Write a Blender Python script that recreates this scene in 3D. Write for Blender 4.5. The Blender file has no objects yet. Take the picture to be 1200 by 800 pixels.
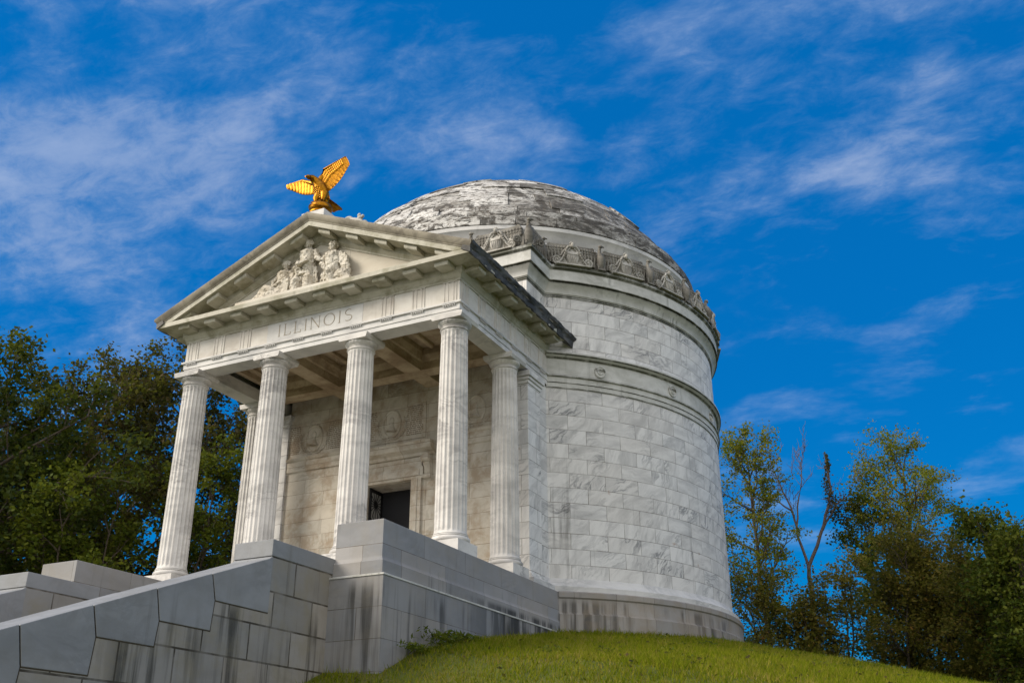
import bpy, bmesh, math, random
import numpy as np
from mathutils import Vector, Matrix
R = math.radians
PI = math.pi
random.seed(7)
rng = np.random.default_rng(11)
sc = bpy.context.scene
COL = sc.collection

# ------------------------------------------------------------------ scene dims (metres)
YC, RD = 11.88, 8.02            # drum axis and radius
S = 2.97                        # column spacing
BX, BY = 4.69, 4.05             # vestibule block: half width, front
EX, EY = 1.5 * S + .286, -.286  # entablature outer face
PX, PY = 5.0, -3.8              # podium half width, pedestal front
RP = 8.3                        # podium radius round the drum
IX = 3.83                       # inner face of pedestals
ZP = -.36                       # podium top

def ground_z(x, y):
    x = np.asarray(x, float); y = np.asarray(y, float)
    rho = np.hypot(x, y - YC)
    z = -1.5 - .2 * np.maximum(rho - 8.3, -1.0) + .05 * np.maximum(y - 5, 0) * (rho < 200) - .03 * np.maximum(x - 6, 0)
    z = z - 1.15 * np.clip((-2.6 - y) / 4.5, 0, 1) * np.clip((16 - x) / 9, 0, 1)
    z = z + .05 * np.sin(x * .9 + y * .4) * np.sin(y * .7 - x * .3) * np.clip((rho - 9) / 4, 0, 1)
    return np.maximum(z, -9.0 + .15 * np.sin(x * .05) + .15 * np.cos(y * .06))

# ------------------------------------------------------------------ node helpers
class NT:
    def __init__(s, tree):
        s.t = tree; s.t.nodes.clear()
    def n(s, kind, inp=None, **attrs):
        nd = s.t.nodes.new(kind)
        for k, v in attrs.items(): setattr(nd, k, v)
        for k, v in (inp or {}).items(): s.set(nd.inputs[k], v)
        return nd
    def set(s, sock, v):
        if isinstance(v, bpy.types.NodeSocket): s.t.links.new(v, sock)
        elif isinstance(v, bpy.types.Node): s.t.links.new(v.outputs[0], sock)
        else:
            if sock.type == 'RGBA' and len(v) == 3: v = (*v, 1)
            sock.default_value = v
    def math(s, op, a, b=0.0, c=0.0, clamp=False):
        nd = s.n('ShaderNodeMath', {0: a, 1: b, 2: c}, operation=op, use_clamp=clamp); return nd.outputs[0]
    def vmath(s, op, a, b=(0, 0, 0)):
        nd = s.n('ShaderNodeVectorMath', {0: a}, operation=op)
        if op == 'SCALE': s.set(nd.inputs['Scale'], b)
        else: s.set(nd.inputs[1], b)
        return nd.outputs['Value'] if op in ('DOT_PRODUCT', 'LENGTH') else nd.outputs[0]
    def mix(s, f, a, b, blend='MIX'):
        nd = s.n('ShaderNodeMix', data_type='RGBA', blend_type=blend)
        s.set(nd.inputs[0], f); s.set(nd.inputs[6], a); s.set(nd.inputs[7], b); return nd.outputs[2]
    def noise(s, vec, scale=1.0, detail=4.0, rough=.55, dist=0.0):
        nd = s.n('ShaderNodeTexNoise', {'Vector': vec, 'Scale': scale, 'Detail': detail, 'Roughness': rough, 'Distortion': dist}); return nd.outputs[0]
    def ss(s, v, a, b, lo=0.0, hi=1.0):
        nd = s.n('ShaderNodeMapRange', {'Value': v, 'From Min': a, 'From Max': b, 'To Min': lo, 'To Max': hi}, interpolation_type='SMOOTHSTEP'); return nd.outputs[0]
    def mapping(s, vec, scale=(1, 1, 1), rot=(0, 0, 0), loc=(0, 0, 0)):
        nd = s.n('ShaderNodeMapping', {'Vector': vec, 'Scale': scale, 'Rotation': rot, 'Location': loc}); return nd.outputs[0]
    def ramp(s, f, stops):
        nd = s.n('ShaderNodeValToRGB', {0: f}); cr = nd.color_ramp
        while len(cr.elements) < len(stops): cr.elements.new(.5)
        for e, (p, c) in zip(cr.elements, stops): e.position = p; e.color = (*c, 1)
        return nd.outputs[0]

def new_mat(name):
    m = bpy.data.materials.new(name); m.use_nodes = True
    return m, NT(m.node_tree)

def finish(t, color, rough=.7, bump=None, bstr=.3, bdist=.02, metal=0.0, spec=.3):
    b = t.n('ShaderNodeBsdfPrincipled', {'Base Color': color, 'Roughness': rough, 'Metallic': metal})
    b.inputs['Specular IOR Level'].default_value = spec
    if bump is not None:
        bn = t.n('ShaderNodeBump', {'Height': bump, 'Strength': bstr, 'Distance': bdist})
        t.set(b.inputs['Normal'], bn.outputs[0])
    o = t.n('ShaderNodeOutputMaterial'); t.t.links.new(b.outputs[0], o.inputs[0])

def stone(name, light, dark, brick=None, vein=.5, vein_scale=.8, stain=.3, stain_col=(.05, .045, .035), dirt=0.0,
          dirt_col=(.16, .14, .07), rough=.65, mort=(.16, .14, .11), msize=.006, rowoff=0.0, bandz=None, bump=.25, tint=.5, patch=0.0, crevice=0.0, yst=None, uvvein=False, warm=.18, groove_bands=None):
    m, t = new_mat(name)
    tc = t.n('ShaderNodeTexCoord'); oi = t.n('ShaderNodeObjectInfo')
    obj = t.vmath('ADD', tc.outputs['Object'], t.vmath('SCALE', oi.outputs['Location'], 1.37))
    rand = None; vec = obj; mask = None
    if brick:
        uv = t.n('ShaderNodeUVMap').outputs[0]
        uv = t.mapping(uv, loc=(0.21, rowoff, 0))
        bw, bh = brick
        br = t.n('ShaderNodeTexBrick', {'Vector': uv, 'Color1': (0, 0, 0), 'Color2': (1, 1, 1), 'Mortar': (.5, .5, .5), 'Scale': 1.0,
                 'Mortar Size': msize, 'Mortar Smooth': .1, 'Bias': 0.0, 'Brick Width': bw, 'Row Height': bh}, offset=.5, squash=1.0)
        rand = br.outputs[0]; mask = br.outputs['Fac']
        vec = t.vmath('ADD', obj, t.vmath('MULTIPLY', t.n('ShaderNodeCombineXYZ', {0: rand, 1: rand, 2: rand}).outputs[0], (37.0, 19.0, 53.0)))
    # veins: ridged noise, stretched on a slant
    sl = t.mapping(vec, scale=(1.0, 1.0, 2.2), rot=(R(35), R(32), R(20)))
    if uvvein:
        r3 = t.n('ShaderNodeCombineXYZ', {0: t.math('MULTIPLY', rand, 31.0), 1: t.math('MULTIPLY', rand, 17.0), 2: t.math('MULTIPLY', rand, 23.0)}).outputs[0]
        wig = t.math('SUBTRACT', t.noise(t.vmath('ADD', uv, r3), 1.6, 3, .5), .5)
        ruv = t.n('ShaderNodeVectorRotate', {'Vector': t.vmath('ADD', uv, r3), 'Angle': t.math('ADD', R(-80), t.math('MULTIPLY', rand, 1.5))}, rotation_type='Z_AXIS').outputs[0]
        ruv = t.vmath('ADD', ruv, t.n('ShaderNodeCombineXYZ', {0: t.math('MULTIPLY', wig, .35), 1: t.math('MULTIPLY', wig, .5)}).outputs[0])
        sl = t.mapping(ruv, scale=(.55, 2.4, 1.0))
    n1 = t.noise(sl, vein_scale, 6, .6, .35 if uvvein else .9)
    rid = t.math('ABSOLUTE', t.math('SUBTRACT', n1, .5))
    v1 = t.ss(rid, 0.0, .045 if uvvein else .075, 1.0, 0.0)
    big = t.noise(vec, .7, 3, .5)
    vm = t.math('MULTIPLY', v1, t.ss(big, .42, .68))
    n2 = t.noise(t.vmath('ADD', sl, (9, 4, 2)), vein_scale * 2.6, 5, .65, 1.2)
    v2 = t.math('MULTIPLY', t.ss(t.math('ABSOLUTE', t.math('SUBTRACT', n2, .5)), 0.0, .05, 1.0, 0.0), t.ss(big, .5, .75, 0.0, .5))
    cloud = t.noise(sl, vein_scale * .9, 5, .6, .4)
    c = t.mix(t.ss(cloud, .35, .75), light, t.mix(.45, light, dark))
    if rand is not None:
        c = t.mix(t.math('MULTIPLY', rand, tint), c, t.mix(.5, c, dark))
        wn = t.n('ShaderNodeTexWhiteNoise', {'Vector': t.n('ShaderNodeCombineXYZ', {0: rand, 1: .3, 2: .7}).outputs[0]}, noise_dimensions='3D')
        c = t.mix(t.math('MULTIPLY', wn.outputs[0], warm), c, (.62, .5, .36))
    if rand is not None:
        wv = t.n('ShaderNodeTexWhiteNoise', {'Vector': t.n('ShaderNodeCombineXYZ', {0: rand, 1: 2.3, 2: 5.7}).outputs[0]}, noise_dimensions='3D').outputs[0]
        vein = t.math('MULTIPLY', t.ss(wv, .1, 1.0, .5, 1.15), vein, clamp=True)
    c = t.mix(t.math('MULTIPLY', t.math('ADD', vm, v2, clamp=True), vein), c, dark)
    if patch:
        pn = t.noise(obj, 1.1, 5, .6, .5)
        c = t.mix(t.math('MULTIPLY', t.ss(pn, .66, .74), patch), c, (.30, .17, .09))
    # weather streaks running down
    st = t.noise(t.mapping(obj, scale=(5.0, 5.0, .28)), 1.0, 5, .6, .1)
    st2 = t.noise(t.mapping(obj, scale=(1.1, 1.1, .5), loc=(5, 3, 1)), 1.0, 4, .6)
    sm = t.math('MULTIPLY', t.ss(st, .52, .74), t.ss(st2, .44, .66))
    if bandz:
        sep = t.n('ShaderNodeSeparateXYZ', {0: obj})
        acc = None
        for (za, zb, zc, zd) in bandz:
            k = t.math('MULTIPLY', t.ss(sep.outputs[2], za, zb), t.ss(sep.outputs[2], zc, zd, 1.0, 0.0))
            acc = k if acc is None else t.math('MAXIMUM', acc, k)
        st3 = t.noise(t.mapping(obj, scale=(3.2, 3.2, .16), loc=(2, 8, 1)), 1.0, 4, .6, .1)
        st4 = t.noise(t.mapping(obj, scale=(.5, .5, .2), loc=(7, 1, 3)), 1.0, 3, .5)
        sm = t.math('ADD', t.math('MULTIPLY', sm, .8), t.math('MULTIPLY', acc, t.math('MULTIPLY', t.ss(st3, .46, .60), t.ss(st4, .40, .60))), clamp=True)
    c = t.mix(t.math('MULTIPLY', sm, stain, clamp=True), c, stain_col)
    if dirt:
        dn = t.noise(obj, 1.6, 6, .65, .3)
        c = t.mix(t.math('MULTIPLY', t.ss(dn, .42, .66), dirt), c, dirt_col)
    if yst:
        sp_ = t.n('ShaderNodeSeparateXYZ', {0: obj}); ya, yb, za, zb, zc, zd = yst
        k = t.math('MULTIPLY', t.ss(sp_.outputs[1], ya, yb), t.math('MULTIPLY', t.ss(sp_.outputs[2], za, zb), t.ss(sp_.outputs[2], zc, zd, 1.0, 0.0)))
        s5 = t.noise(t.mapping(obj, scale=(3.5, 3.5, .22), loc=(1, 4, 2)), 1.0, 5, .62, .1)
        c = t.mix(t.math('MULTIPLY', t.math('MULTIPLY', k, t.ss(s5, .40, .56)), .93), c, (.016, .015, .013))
    if groove_bands:  # dark bands at set heights along the mouldings, broken by noise
        gs = t.n('ShaderNodeSeparateXYZ', {0: obj}); gacc = None
        for (gz_, gw) in groove_bands:
            k = t.ss(t.math('ABSOLUTE', t.math('SUBTRACT', gs.outputs[2], gz_)), gw * .5, gw * 2.2, 1.0, 0.0)
            gacc = k if gacc is None else t.math('MAXIMUM', gacc, k)
        gn = t.noise(t.mapping(obj, scale=(1.6, 1.6, .5)), 1.5, 5, .65)
        c = t.mix(t.math('MULTIPLY', gacc, t.ss(gn, .34, .56, .35, .97)), c, (.04, .042, .022))
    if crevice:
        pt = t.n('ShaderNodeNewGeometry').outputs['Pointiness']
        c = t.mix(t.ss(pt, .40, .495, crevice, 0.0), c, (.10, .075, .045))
    c = t.mix(t.ss(oi.outputs['Random'], 0, 1, 0.0, .16), c, t.mix(.6, c, dark))
    fine = t.noise(obj, 38.0, 3, .6)
    c = t.mix(t.ss(fine, .3, .8, 0.0, .10), c, (.2, .18, .15))
    h = t.math('MULTIPLY', fine, .25)
    h = t.math('ADD', h, t.math('MULTIPLY', t.noise(obj, 6.0, 4, .6), .5))
    if mask is not None:
        mn = t.noise(obj, 2.4, 3, .6)
        c = t.mix(t.math('MULTIPLY', mask, t.ss(mn, .3, .65, .45, 1.0)), c, mort)
        h = t.math('SUBTRACT', h, mask)
    finish(t, c, rough, h, bump, .012)
    return m

M = {}
W1, W2 = (.62, .605, .58), (.20, .205, .215)
M['ashlar'] = stone('ashlar_marble', (.73, .72, .705), (.13, .135, .145), brick=(1.18, .4585), vein=.72, vein_scale=1.3, stain=.7, stain_col=(.07, .065, .055), patch=.8, msize=.0075, rowoff=.0, tint=.12, uvvein=True, warm=.10, mort=(.11, .095, .07))
M['marble'] = stone('white_marble', W1, W2, vein=.4, vein_scale=.9, stain=.25)
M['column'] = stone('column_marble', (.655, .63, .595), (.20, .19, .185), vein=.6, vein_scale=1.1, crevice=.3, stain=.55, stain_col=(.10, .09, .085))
M['frieze'] = stone('frieze_marble', (.63, .60, .55), (.30, .26, .22), vein=.3, stain=.5, stain_col=(.20, .13, .08), dirt=.2, dirt_col=(.3, .25, .18))
M['cornice'] = stone('cornice_marble', (.50, .475, .40), (.24, .215, .15), vein=.3, stain=.55, dirt=.65, dirt_col=(.16, .15, .075))
M['sima'] = stone('weathered_sima', (.36, .32, .25), (.10, .09, .075), vein=.5, stain=.75, dirt=.7, dirt_col=(.12, .10, .075), bump=.5)
M['black'] = stone('blackened_gutter', (.035, .033, .03), (.015, .015, .014), vein=.4, stain=.5, dirt=.28, dirt_col=(.30, .29, .27), bump=.9)
M['mould'] = stone('mould_marble', (.58, .575, .545), (.22, .22, .19), vein=.4, stain=.85, dirt=.25, dirt_col=(.17, .165, .12), stain_col=(.035, .036, .024), groove_bands=[(5.945, .012), (6.105, .010), (6.30, .012), (6.352, .010), (6.93, .014), (7.02, .014), (9.10, .022), (9.145, .022), (9.535, .03), (9.97, .03), (10.06, .05), (11.75, .014)])
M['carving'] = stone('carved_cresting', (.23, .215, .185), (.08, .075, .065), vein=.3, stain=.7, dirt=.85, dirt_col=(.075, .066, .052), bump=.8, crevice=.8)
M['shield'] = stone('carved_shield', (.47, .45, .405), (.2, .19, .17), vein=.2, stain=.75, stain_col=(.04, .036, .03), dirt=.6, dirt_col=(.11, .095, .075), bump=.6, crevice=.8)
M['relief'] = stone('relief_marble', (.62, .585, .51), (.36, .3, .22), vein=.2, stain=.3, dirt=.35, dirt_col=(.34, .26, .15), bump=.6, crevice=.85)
M['tymp'] = stone('tympanum_marble', (.60, .575, .50), (.33, .28, .21), brick=(2.6, 3.0), vein=.3, stain=.4, stain_col=(.2, .15, .1))
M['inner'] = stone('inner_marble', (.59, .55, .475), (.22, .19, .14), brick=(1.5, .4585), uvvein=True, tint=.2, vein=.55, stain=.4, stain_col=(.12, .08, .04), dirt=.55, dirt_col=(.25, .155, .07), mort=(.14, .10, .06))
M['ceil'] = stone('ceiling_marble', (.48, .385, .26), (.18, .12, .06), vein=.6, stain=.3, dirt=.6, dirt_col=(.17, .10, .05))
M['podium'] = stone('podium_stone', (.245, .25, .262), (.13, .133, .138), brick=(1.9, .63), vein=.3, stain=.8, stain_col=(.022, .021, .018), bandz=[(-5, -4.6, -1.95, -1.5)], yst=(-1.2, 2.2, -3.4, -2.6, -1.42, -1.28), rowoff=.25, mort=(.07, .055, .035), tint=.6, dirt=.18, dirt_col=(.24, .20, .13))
M['drumbase'] = stone('drum_base_stone', (.245, .24, .235), (.13, .127, .122), brick=(1.3, 3.0), vein=.3, stain=.85, stain_col=(.04, .036, .03), patch=.5, rowoff=1.5, mort=(.08, .06, .04), tint=.6, dirt=.35, dirt_col=(.22, .16, .09), bandz=[(-3, -2.5, -.75, -.5)])
M['coping'] = stone('coping_stone', (.25, .257, .268), (.12, .125, .13), vein=.3, stain=.45, stain_col=(.07, .068, .06), dirt=.3, dirt_col=(.17, .165, .15), bump=.5)
M['cheek'] = stone('cheek_wall_stone', (.255, .25, .24), (.13, .125, .115), brick=(1.22, .66), vein=.25, stain=.85, stain_col=(.028, .026, .02), bandz=[(-9, -8.5, -2.75, -2.2)], rowoff=.13, mort=(.04, .032, .02), msize=.018, tint=.8, dirt=.4, dirt_col=(.22, .19, .12))
M['step'] = stone('step_stone', (.34, .335, .32), (.25, .24, .22), vein=.2, stain=.4, dirt=.3, dirt_col=(.2, .17, .12))

def simple(name, col, rough=.6, metal=0.0, noise=.3, scale=8, dark=None, bump=.2):
    m, t = new_mat(name); tc = t.n('ShaderNodeTexCoord')
    f = t.noise(tc.outputs['Object'], scale, 5, .6)
    d = dark or tuple(x * .5 for x in col)
    c = t.mix(t.math('MULTIPLY', t.ss(f, .35, .7), noise), col, d)
    finish(t, c, rough, f, bump, .01, metal, .4); return m
M['gold'] = simple('gilded_metal', (.37, .16, .009), .42, 1.0, .75, 12, (.16, .06, .005), .6)
M['bronze'] = simple('dark_bronze', (.018, .017, .017), .45, .6, .3, 5)
M['pane'] = simple('lit_jamb_pane', (.30, .29, .27), .35, 0, .3, 3)
M['mortar'] = simple('brown_mortar', (.055, .042, .025), .95, 0, .5, 6)
M['void'] = simple('dark_interior', (.012, .012, .014), .8)
M['letter'] = simple('engraved_letter', (.30, .26, .20), .8, 0, .4, 6)
M['name'] = simple('name_lettering', (.07, .035, .025), .8, 0, 1.0, 1.3, (.33, .25, .16))

# dome: weathered grey and white slabs
m, t = new_mat('dome_slabs'); tc = t.n('ShaderNodeTexCoord'); ob = tc.outputs['Object']
rp = t.n('ShaderNodeNewGeometry').outputs['Random Per Island']
base = t.ramp(rp, [(0, (.22, .21, .19)), (.15, (.40, .385, .36)), (.5, (.55, .535, .51)), (1, (.70, .685, .65))])
n1 = t.noise(t.mapping(ob, scale=(1, 1, 1.7), rot=(R(20), R(30), 0)), .9, 7, .68, .9)
base = t.mix(t.ss(n1, .50, .58, 0, .92), base, (.055, .05, .044))
n1b = t.noise(t.mapping(ob, scale=(1.2, 1.2, 3.4), rot=(R(-35), R(25), R(40))), 2.6, 7, .72, .6)
base = t.mix(t.ss(n1b, .50, .57, 0, .9), base, (.05, .046, .04))
n2 = t.noise(t.mapping(ob, scale=(1, 1, 3), rot=(R(30), R(40), 0)), 1.1, 6, .65, 1.4)
base = t.mix(t.ss(t.math('ABSOLUTE', t.math('SUBTRACT', n2, .5)), 0, .03, .6, 0), base, (.10, .07, .045))
n3 = t.noise(ob, 2.3, 6, .7)
base = t.mix(t.ss(n3, .54, .70, 0, .55), base, (.58, .56, .52))
n4 = t.noise(ob, 9.0, 5, .7)
base = t.mix(t.ss(n4, .5, .72, 0, .55), base, (.08, .075, .068))
# colour gets darker towards the right flank, broken by noise
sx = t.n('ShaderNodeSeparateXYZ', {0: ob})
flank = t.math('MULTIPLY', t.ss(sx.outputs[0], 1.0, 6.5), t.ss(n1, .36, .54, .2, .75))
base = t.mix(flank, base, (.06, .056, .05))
finish(t, base, .85, t.math('ADD', n4, n3), .6, .05); M['dome'] = m

m, t = new_mat('grass_ground'); ob = t.n('ShaderNodeTexCoord').outputs['Object']
c = t.ramp(t.noise(ob, .8, 6, .65), [(.3, (.045, .062, .005)), (.5, (.08, .095, .008)), (.7, (.12, .10, .025))])
c = t.mix(t.ss(t.noise(ob, 9, 4, .6), .4, .7, 0, .6), c, (.05, .05, .015))
finish(t, c, .95, t.noise(ob, 25, 3), .5, .05); M['ground'] = m

def leaf_mat(name, stops, trans=.35, spec=.12):
    m, t = new_mat(name)
    rp = t.n('ShaderNodeNewGeometry').outputs['Random Per Island']
    ob = t.n('ShaderNodeTexCoord').outputs['Object']
    f = t.math('ADD', t.math('MULTIPLY', rp, .6), t.math('MULTIPLY', t.noise(ob, .55, 3, .6), .55))
    c = t.ramp(f, stops)
    d = t.n('ShaderNodeBsdfPrincipled', {'Base Color': c, 'Roughness': .6}); d.inputs['Specular IOR Level'].default_value = spec
    tr = t.n('ShaderNodeBsdfTranslucent', {'Color': t.mix(.5, c, (.22, .24, .02))})
    mx = t.n('ShaderNodeMixShader', {0: trans, 1: d.outputs[0], 2: tr.outputs[0]})
    o = t.n('ShaderNodeOutputMaterial'); t.t.links.new(mx.outputs[0], o.inputs[0]); return m
M['leaf_dark'] = leaf_mat('dark_green_leaf', [(.15, (.012, .022, .006)), (.5, (.024, .042, .008)), (.85, (.055, .072, .012))])
M['leaf_bright'] = leaf_mat('bright_green_leaf', [(.15, (.035, .058, .006)), (.5, (.07, .10, .009)), (.85, (.125, .14, .016))])
M['leaf_mid'] = leaf_mat('mid_green_leaf', [(.15, (.035, .055, .008)), (.5, (.07, .10, .012)), (.85, (.14, .15, .02))])
M['leaf_brown'] = leaf_mat('brown_oak_leaf', [(.15, (.018, .021, .008)), (.45, (.038, .037, .012)), (.7, (.075, .05, .018)), (.9, (.055, .065, .014))])
M['leaf_yellow'] = leaf_mat('yellow_green_leaf', [(.15, (.07, .11, .010)), (.5, (.16, .19, .016)), (.8, (.25, .23, .026)), (.95, (.34, .23, .03))], .5)
M['leaf_olive'] = leaf_mat('olive_bush_leaf', [(.15, (.06, .065, .010)), (.5, (.145, .13, .022)), (.8, (.22, .17, .03)), (.95, (.30, .16, .04))], .45)
M['blade'] = leaf_mat('grass_blade', [(.12, (.045, .08, .002)), (.42, (.135, .18, .006)), (.66, (.23, .24, .014)), (.80, (.26, .225, .035)), (.95, (.36, .27, .09))], .45, .02)
M['bark'] = simple('tree_bark', (.085, .065, .045), .9, 0, .6, 6, (.03, .024, .018), .6)
M['deadwood'] = simple('dead_wood', (.13, .10, .085), .9, 0, .6, 6, (.05, .04, .035), .5)

# ------------------------------------------------------------------ mesh helpers
class MB:
    def __init__(s): s.v = []; s.f = []; s.uv = {}
    def add(s, verts, faces, uvs=None):
        o = len(s.v); s.v += [tuple(p) for p in verts]
        for i, f in enumerate(faces):
            if uvs: s.uv[len(s.f)] = uvs[i]
            s.f.append([o + k for k in f])
    def box(s, x0, x1, y0, y1, z0, z1):
        v = [(x, y, z) for z in (z0, z1) for y in (y0, y1) for x in (x0, x1)]
        s.add(v, [(0, 2, 3, 1), (4, 5, 7, 6), (0, 1, 5, 4), (2, 6, 7, 3), (0, 4, 6, 2), (1, 3, 7, 5)])
    def prism(s, poly, axis, a, b):
        """polygon in the two other axes, extruded along axis from a to b"""
        def P(p, q):
            return {'x': (q, p[0], p[1]), 'y': (p[0], q, p[1]), 'z': (p[0], p[1], q)}[axis]
        n = len(poly)
        v = [P(p, a) for p in poly] + [P(p, b) for p in poly]
        s.add(v, [tuple(range(n)), tuple(range(2 * n - 1, n - 1, -1))] + [(i, i + n, (i + 1) % n + n, (i + 1) % n) for i in range(n)])
    def rings(s, rings, closed=True, caps=True):
        n = len(rings[0]); v = [p for r in rings for p in r]; f = []
        for i in range(len(rings) - 1):
            for j in range(n if closed else n - 1):
                k = (j + 1) % n; f.append((i * n + j, i * n + k, (i + 1) * n + k, (i + 1) * n + j))
        if caps and closed:
            f.append(tuple(range(n - 1, -1, -1))); f.append(tuple((len(rings) - 1) * n + j for j in range(n)))
        s.add(v, f)
    def lathe(s, prof, cx=0, cy=0, n=64, caps=True, mod=None):
        s.rings([[(cx + (r + (mod(a, r, z) if mod else 0)) * math.cos(a), cy + (r + (mod(a, r, z) if mod else 0)) * math.sin(a), z)
                  for a in (2 * PI * j / n for j in range(n))] for r, z in prof], True, caps)
    def tube(s, pts, radii, n=7, flat=None):
        pts = [Vector(p) for p in pts]; rg = []
        if not hasattr(radii, '__len__'): radii = [radii] * len(pts)
        up = Vector((.13, .21, .97))
        for i, p in enumerate(pts):
            d = (pts[min(i + 1, len(pts) - 1)] - pts[max(i - 1, 0)])
            d = d.normalized() if d.length > 1e-9 else Vector((0, 0, 1))
            a = d.cross(up)
            if a.length < .15: a = d.cross(Vector((1, 0, 0)))
            a.normalize(); b = d.cross(a)
            rg.append([tuple(p + (a * math.cos(t) + b * math.sin(t)) * radii[i]) for t in (2 * PI * j / n for j in range(n))])
        s.rings(rg)
    def ball(s, c, r, n=12, m=8, rot=None):
        r = r if hasattr(r, '__len__') else (r, r, r)
        rg = []
        for i in range(m + 1):
            ph = -PI / 2 + PI * i / m; ph = max(min(ph, PI / 2 - .02), -PI / 2 + .02)
            row = []
            for j in range(n):
                t = 2 * PI * j / n
                p = Vector((r[0] * math.cos(ph) * math.cos(t), r[1] * math.cos(ph) * math.sin(t), r[2] * math.sin(ph)))
                if rot is not None: p = rot @ p
                row.append(tuple(Vector(c) + p))
            rg.append(row)
        s.rings(rg)
    def sweep(s, prof, path, closed, v0=0.0):
        """profile [(out, z)] swept along a plan path travelled with the outside on the right; mitred"""
        n = len(path); P = [Vector(p).to_2d() for p in path]
        seg = [(P[(i + 1) % n] - P[i]) for i in range(n if closed else n - 1)]
        nor = [Vector((d.y, -d.x)).normalized() for d in seg]
        mit = []
        for i in range(n):
            if closed: a, b = nor[i - 1], nor[i]
            else: a, b = nor[max(i - 1, 0)], nor[min(i, n - 2)]
            mm = a + b; mm /= max(mm.dot(a), .25) if mm.length > 1e-6 else 1
            mit.append(mm)
        u = [0.0]
        for d in seg: u.append(u[-1] + d.length)
        k = len(prof); v = []
        for i in range(n):
            for o, z in prof: q = P[i] + mit[i] * o; v.append((q.x, q.y, z))
        f = []; uv = []
        vv = [z + .35 * o for o, z in prof]
        for i in range(len(seg)):
            j = (i + 1) % n
            for q in range(k - 1):
                f.append((i * k + q, j * k + q, j * k + q + 1, i * k + q + 1))
                uv.append([(u[i], vv[q]), (u[i + 1], vv[q]), (u[i + 1], vv[q + 1]), (u[i], vv[q + 1])])
        s.add(v, f, uv)
    def xform(s, mat, start=0):
        for i in range(start, len(s.v)): s.v[i] = tuple(mat @ Vector(s.v[i]))
    def build(s, name, mat, parent=None, smooth=False, angle=35, bevel=0.0, loc=None, recalc=True, local=False):
        me = bpy.data.meshes.new(name); me.from_pydata(s.v, [], s.f); me.update()
        if recalc:
            bm = bmesh.new(); bm.from_mesh(me); bmesh.ops.recalc_face_normals(bm, faces=bm.faces); 
            bm.to_mesh(me); bm.free()
        uvl = me.uv_layers.new(name='UVMap')
        for p in me.polygons:
            if p.index in s.uv and not recalc:
                for li, q in zip(p.loop_indices, s.uv[p.index]): uvl.data[li].uv = q
            elif p.index in s.uv:
                d = dict(zip(s.f[p.index], s.uv[p.index]))
                for li in p.loop_indices: uvl.data[li].uv = d[me.loops[li].vertex_index]
            else:
                nx, ny, nz = (abs(c) for c in p.normal)
                for li in p.loop_indices:
                    c = me.vertices[me.loops[li].vertex_index].co
                    uvl.data[li].uv = (c.y, c.z) if nx >= ny and nx >= nz else ((c.x, c.z) if ny >= nz else (c.x, c.y))
        me.materials.append(mat)
        if smooth:
            me.polygons.foreach_set('use_smooth', [True] * len(me.polygons)); me.set_sharp_from_angle(angle=R(angle))
        o = bpy.data.objects.new(name, me); COL.objects.link(o)
        if loc is not None: o.location = loc
        if parent is not None: set_parent(o, parent)
        if bevel:
            b = o.modifiers.new('bevel', 'BEVEL'); b.width = bevel; b.segments = 2; b.limit_method = 'ANGLE'; b.angle_limit = R(40)
            b.harden_normals = False
        return o

def world_loc(o):
    l = Vector(o.location)
    return l if o.parent is None else l + Vector(o.parent['wl'])
def set_parent(o, p):
    """keep o where it stands; parents are never rotated here"""
    if 'wl' not in p: p['wl'] = tuple(p.location)
    o['wl'] = tuple(o.location)
    o.parent = p; o.location = Vector(o.location) - Vector(p['wl'])
def tag(o, label=None, cat=None, group=None, kind=None):
    if label: o['label'] = label
    if cat: o['category'] = cat
    if group: o['group'] = group
    if kind: o['kind'] = kind
    return o
def empty(name, loc, label=None, cat=None, group=None):
    o = bpy.data.objects.new(name, None); COL.objects.link(o); o.location = loc; o.empty_display_size = .3
    o['wl'] = tuple(loc); return tag(o, label, cat, group)
def dup(o, loc, rotz=0.0, parent=None, label=None):
    c = o.copy(); COL.objects.link(c); c.parent = None; c.location = loc; c.rotation_euler = (0, 0, rotz)
    c['wl'] = tuple(loc)
    if label: c['label'] = label
    if parent is not None: set_parent(c, parent)
    return c

# ------------------------------------------------------------------ plan paths
def ring_path(xb, yb, r, n=150):
    a0 = -math.acos(xb / r); yi = YC + r * math.sin(a0)
    pts = [(-xb, yb), (xb, yb)]
    for i in range(n + 1):
        a = a0 + (2 * PI - (PI + 2 * a0)  - 0) * 0 + (i / n) * ((PI - a0) - a0)
        pts.append((r * math.cos(a), YC + r * math.sin(a)))
    return pts
wall_path = ring_path(BX, BY, RD)
open_path = [(3.95, BY)] + wall_path[1:] + [(-BX, BY), (-3.95, BY)]

# ================================================================== THE MEMORIAL
mem = empty('memorial_building', (0, 5.0, ZP), 'white marble domed rotunda memorial with a columned portico and pediment above the grass mound', 'memorial')

# podium round everything
pp = ring_path(PX, PY, RP)
pp = pp[1:] + [(-PX, PY), (-IX, PY), (-IX, -.9), (IX, -.9), (IX, PY)]
# order: (PX,PY), arc..., (-PX,PY), inner notch
prof = [(-.5, ZP), (-.012, ZP), (0, ZP - .012), (0, -1.13), (.012, -1.18), (.045, -1.225), (.06, -1.24), (.06, -1.54), (.15, -1.545), (.15, -3.6), (.15, -6.5)]
pod = MB(); pod.sweep(prof, pp, True); pod.build('podium', M['podium'], mem, True, 30)
lg = MB(); lg.sweep([(.03, -1.515), (.152, -1.525), (.168, -1.535), (.168, -1.565), (.12, -1.57)], pp, True); lg.build('lit_ledge_strip', M['mould'], mem, True, 30)  # paler strip added to paint the sky-lit line along the ledge
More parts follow.
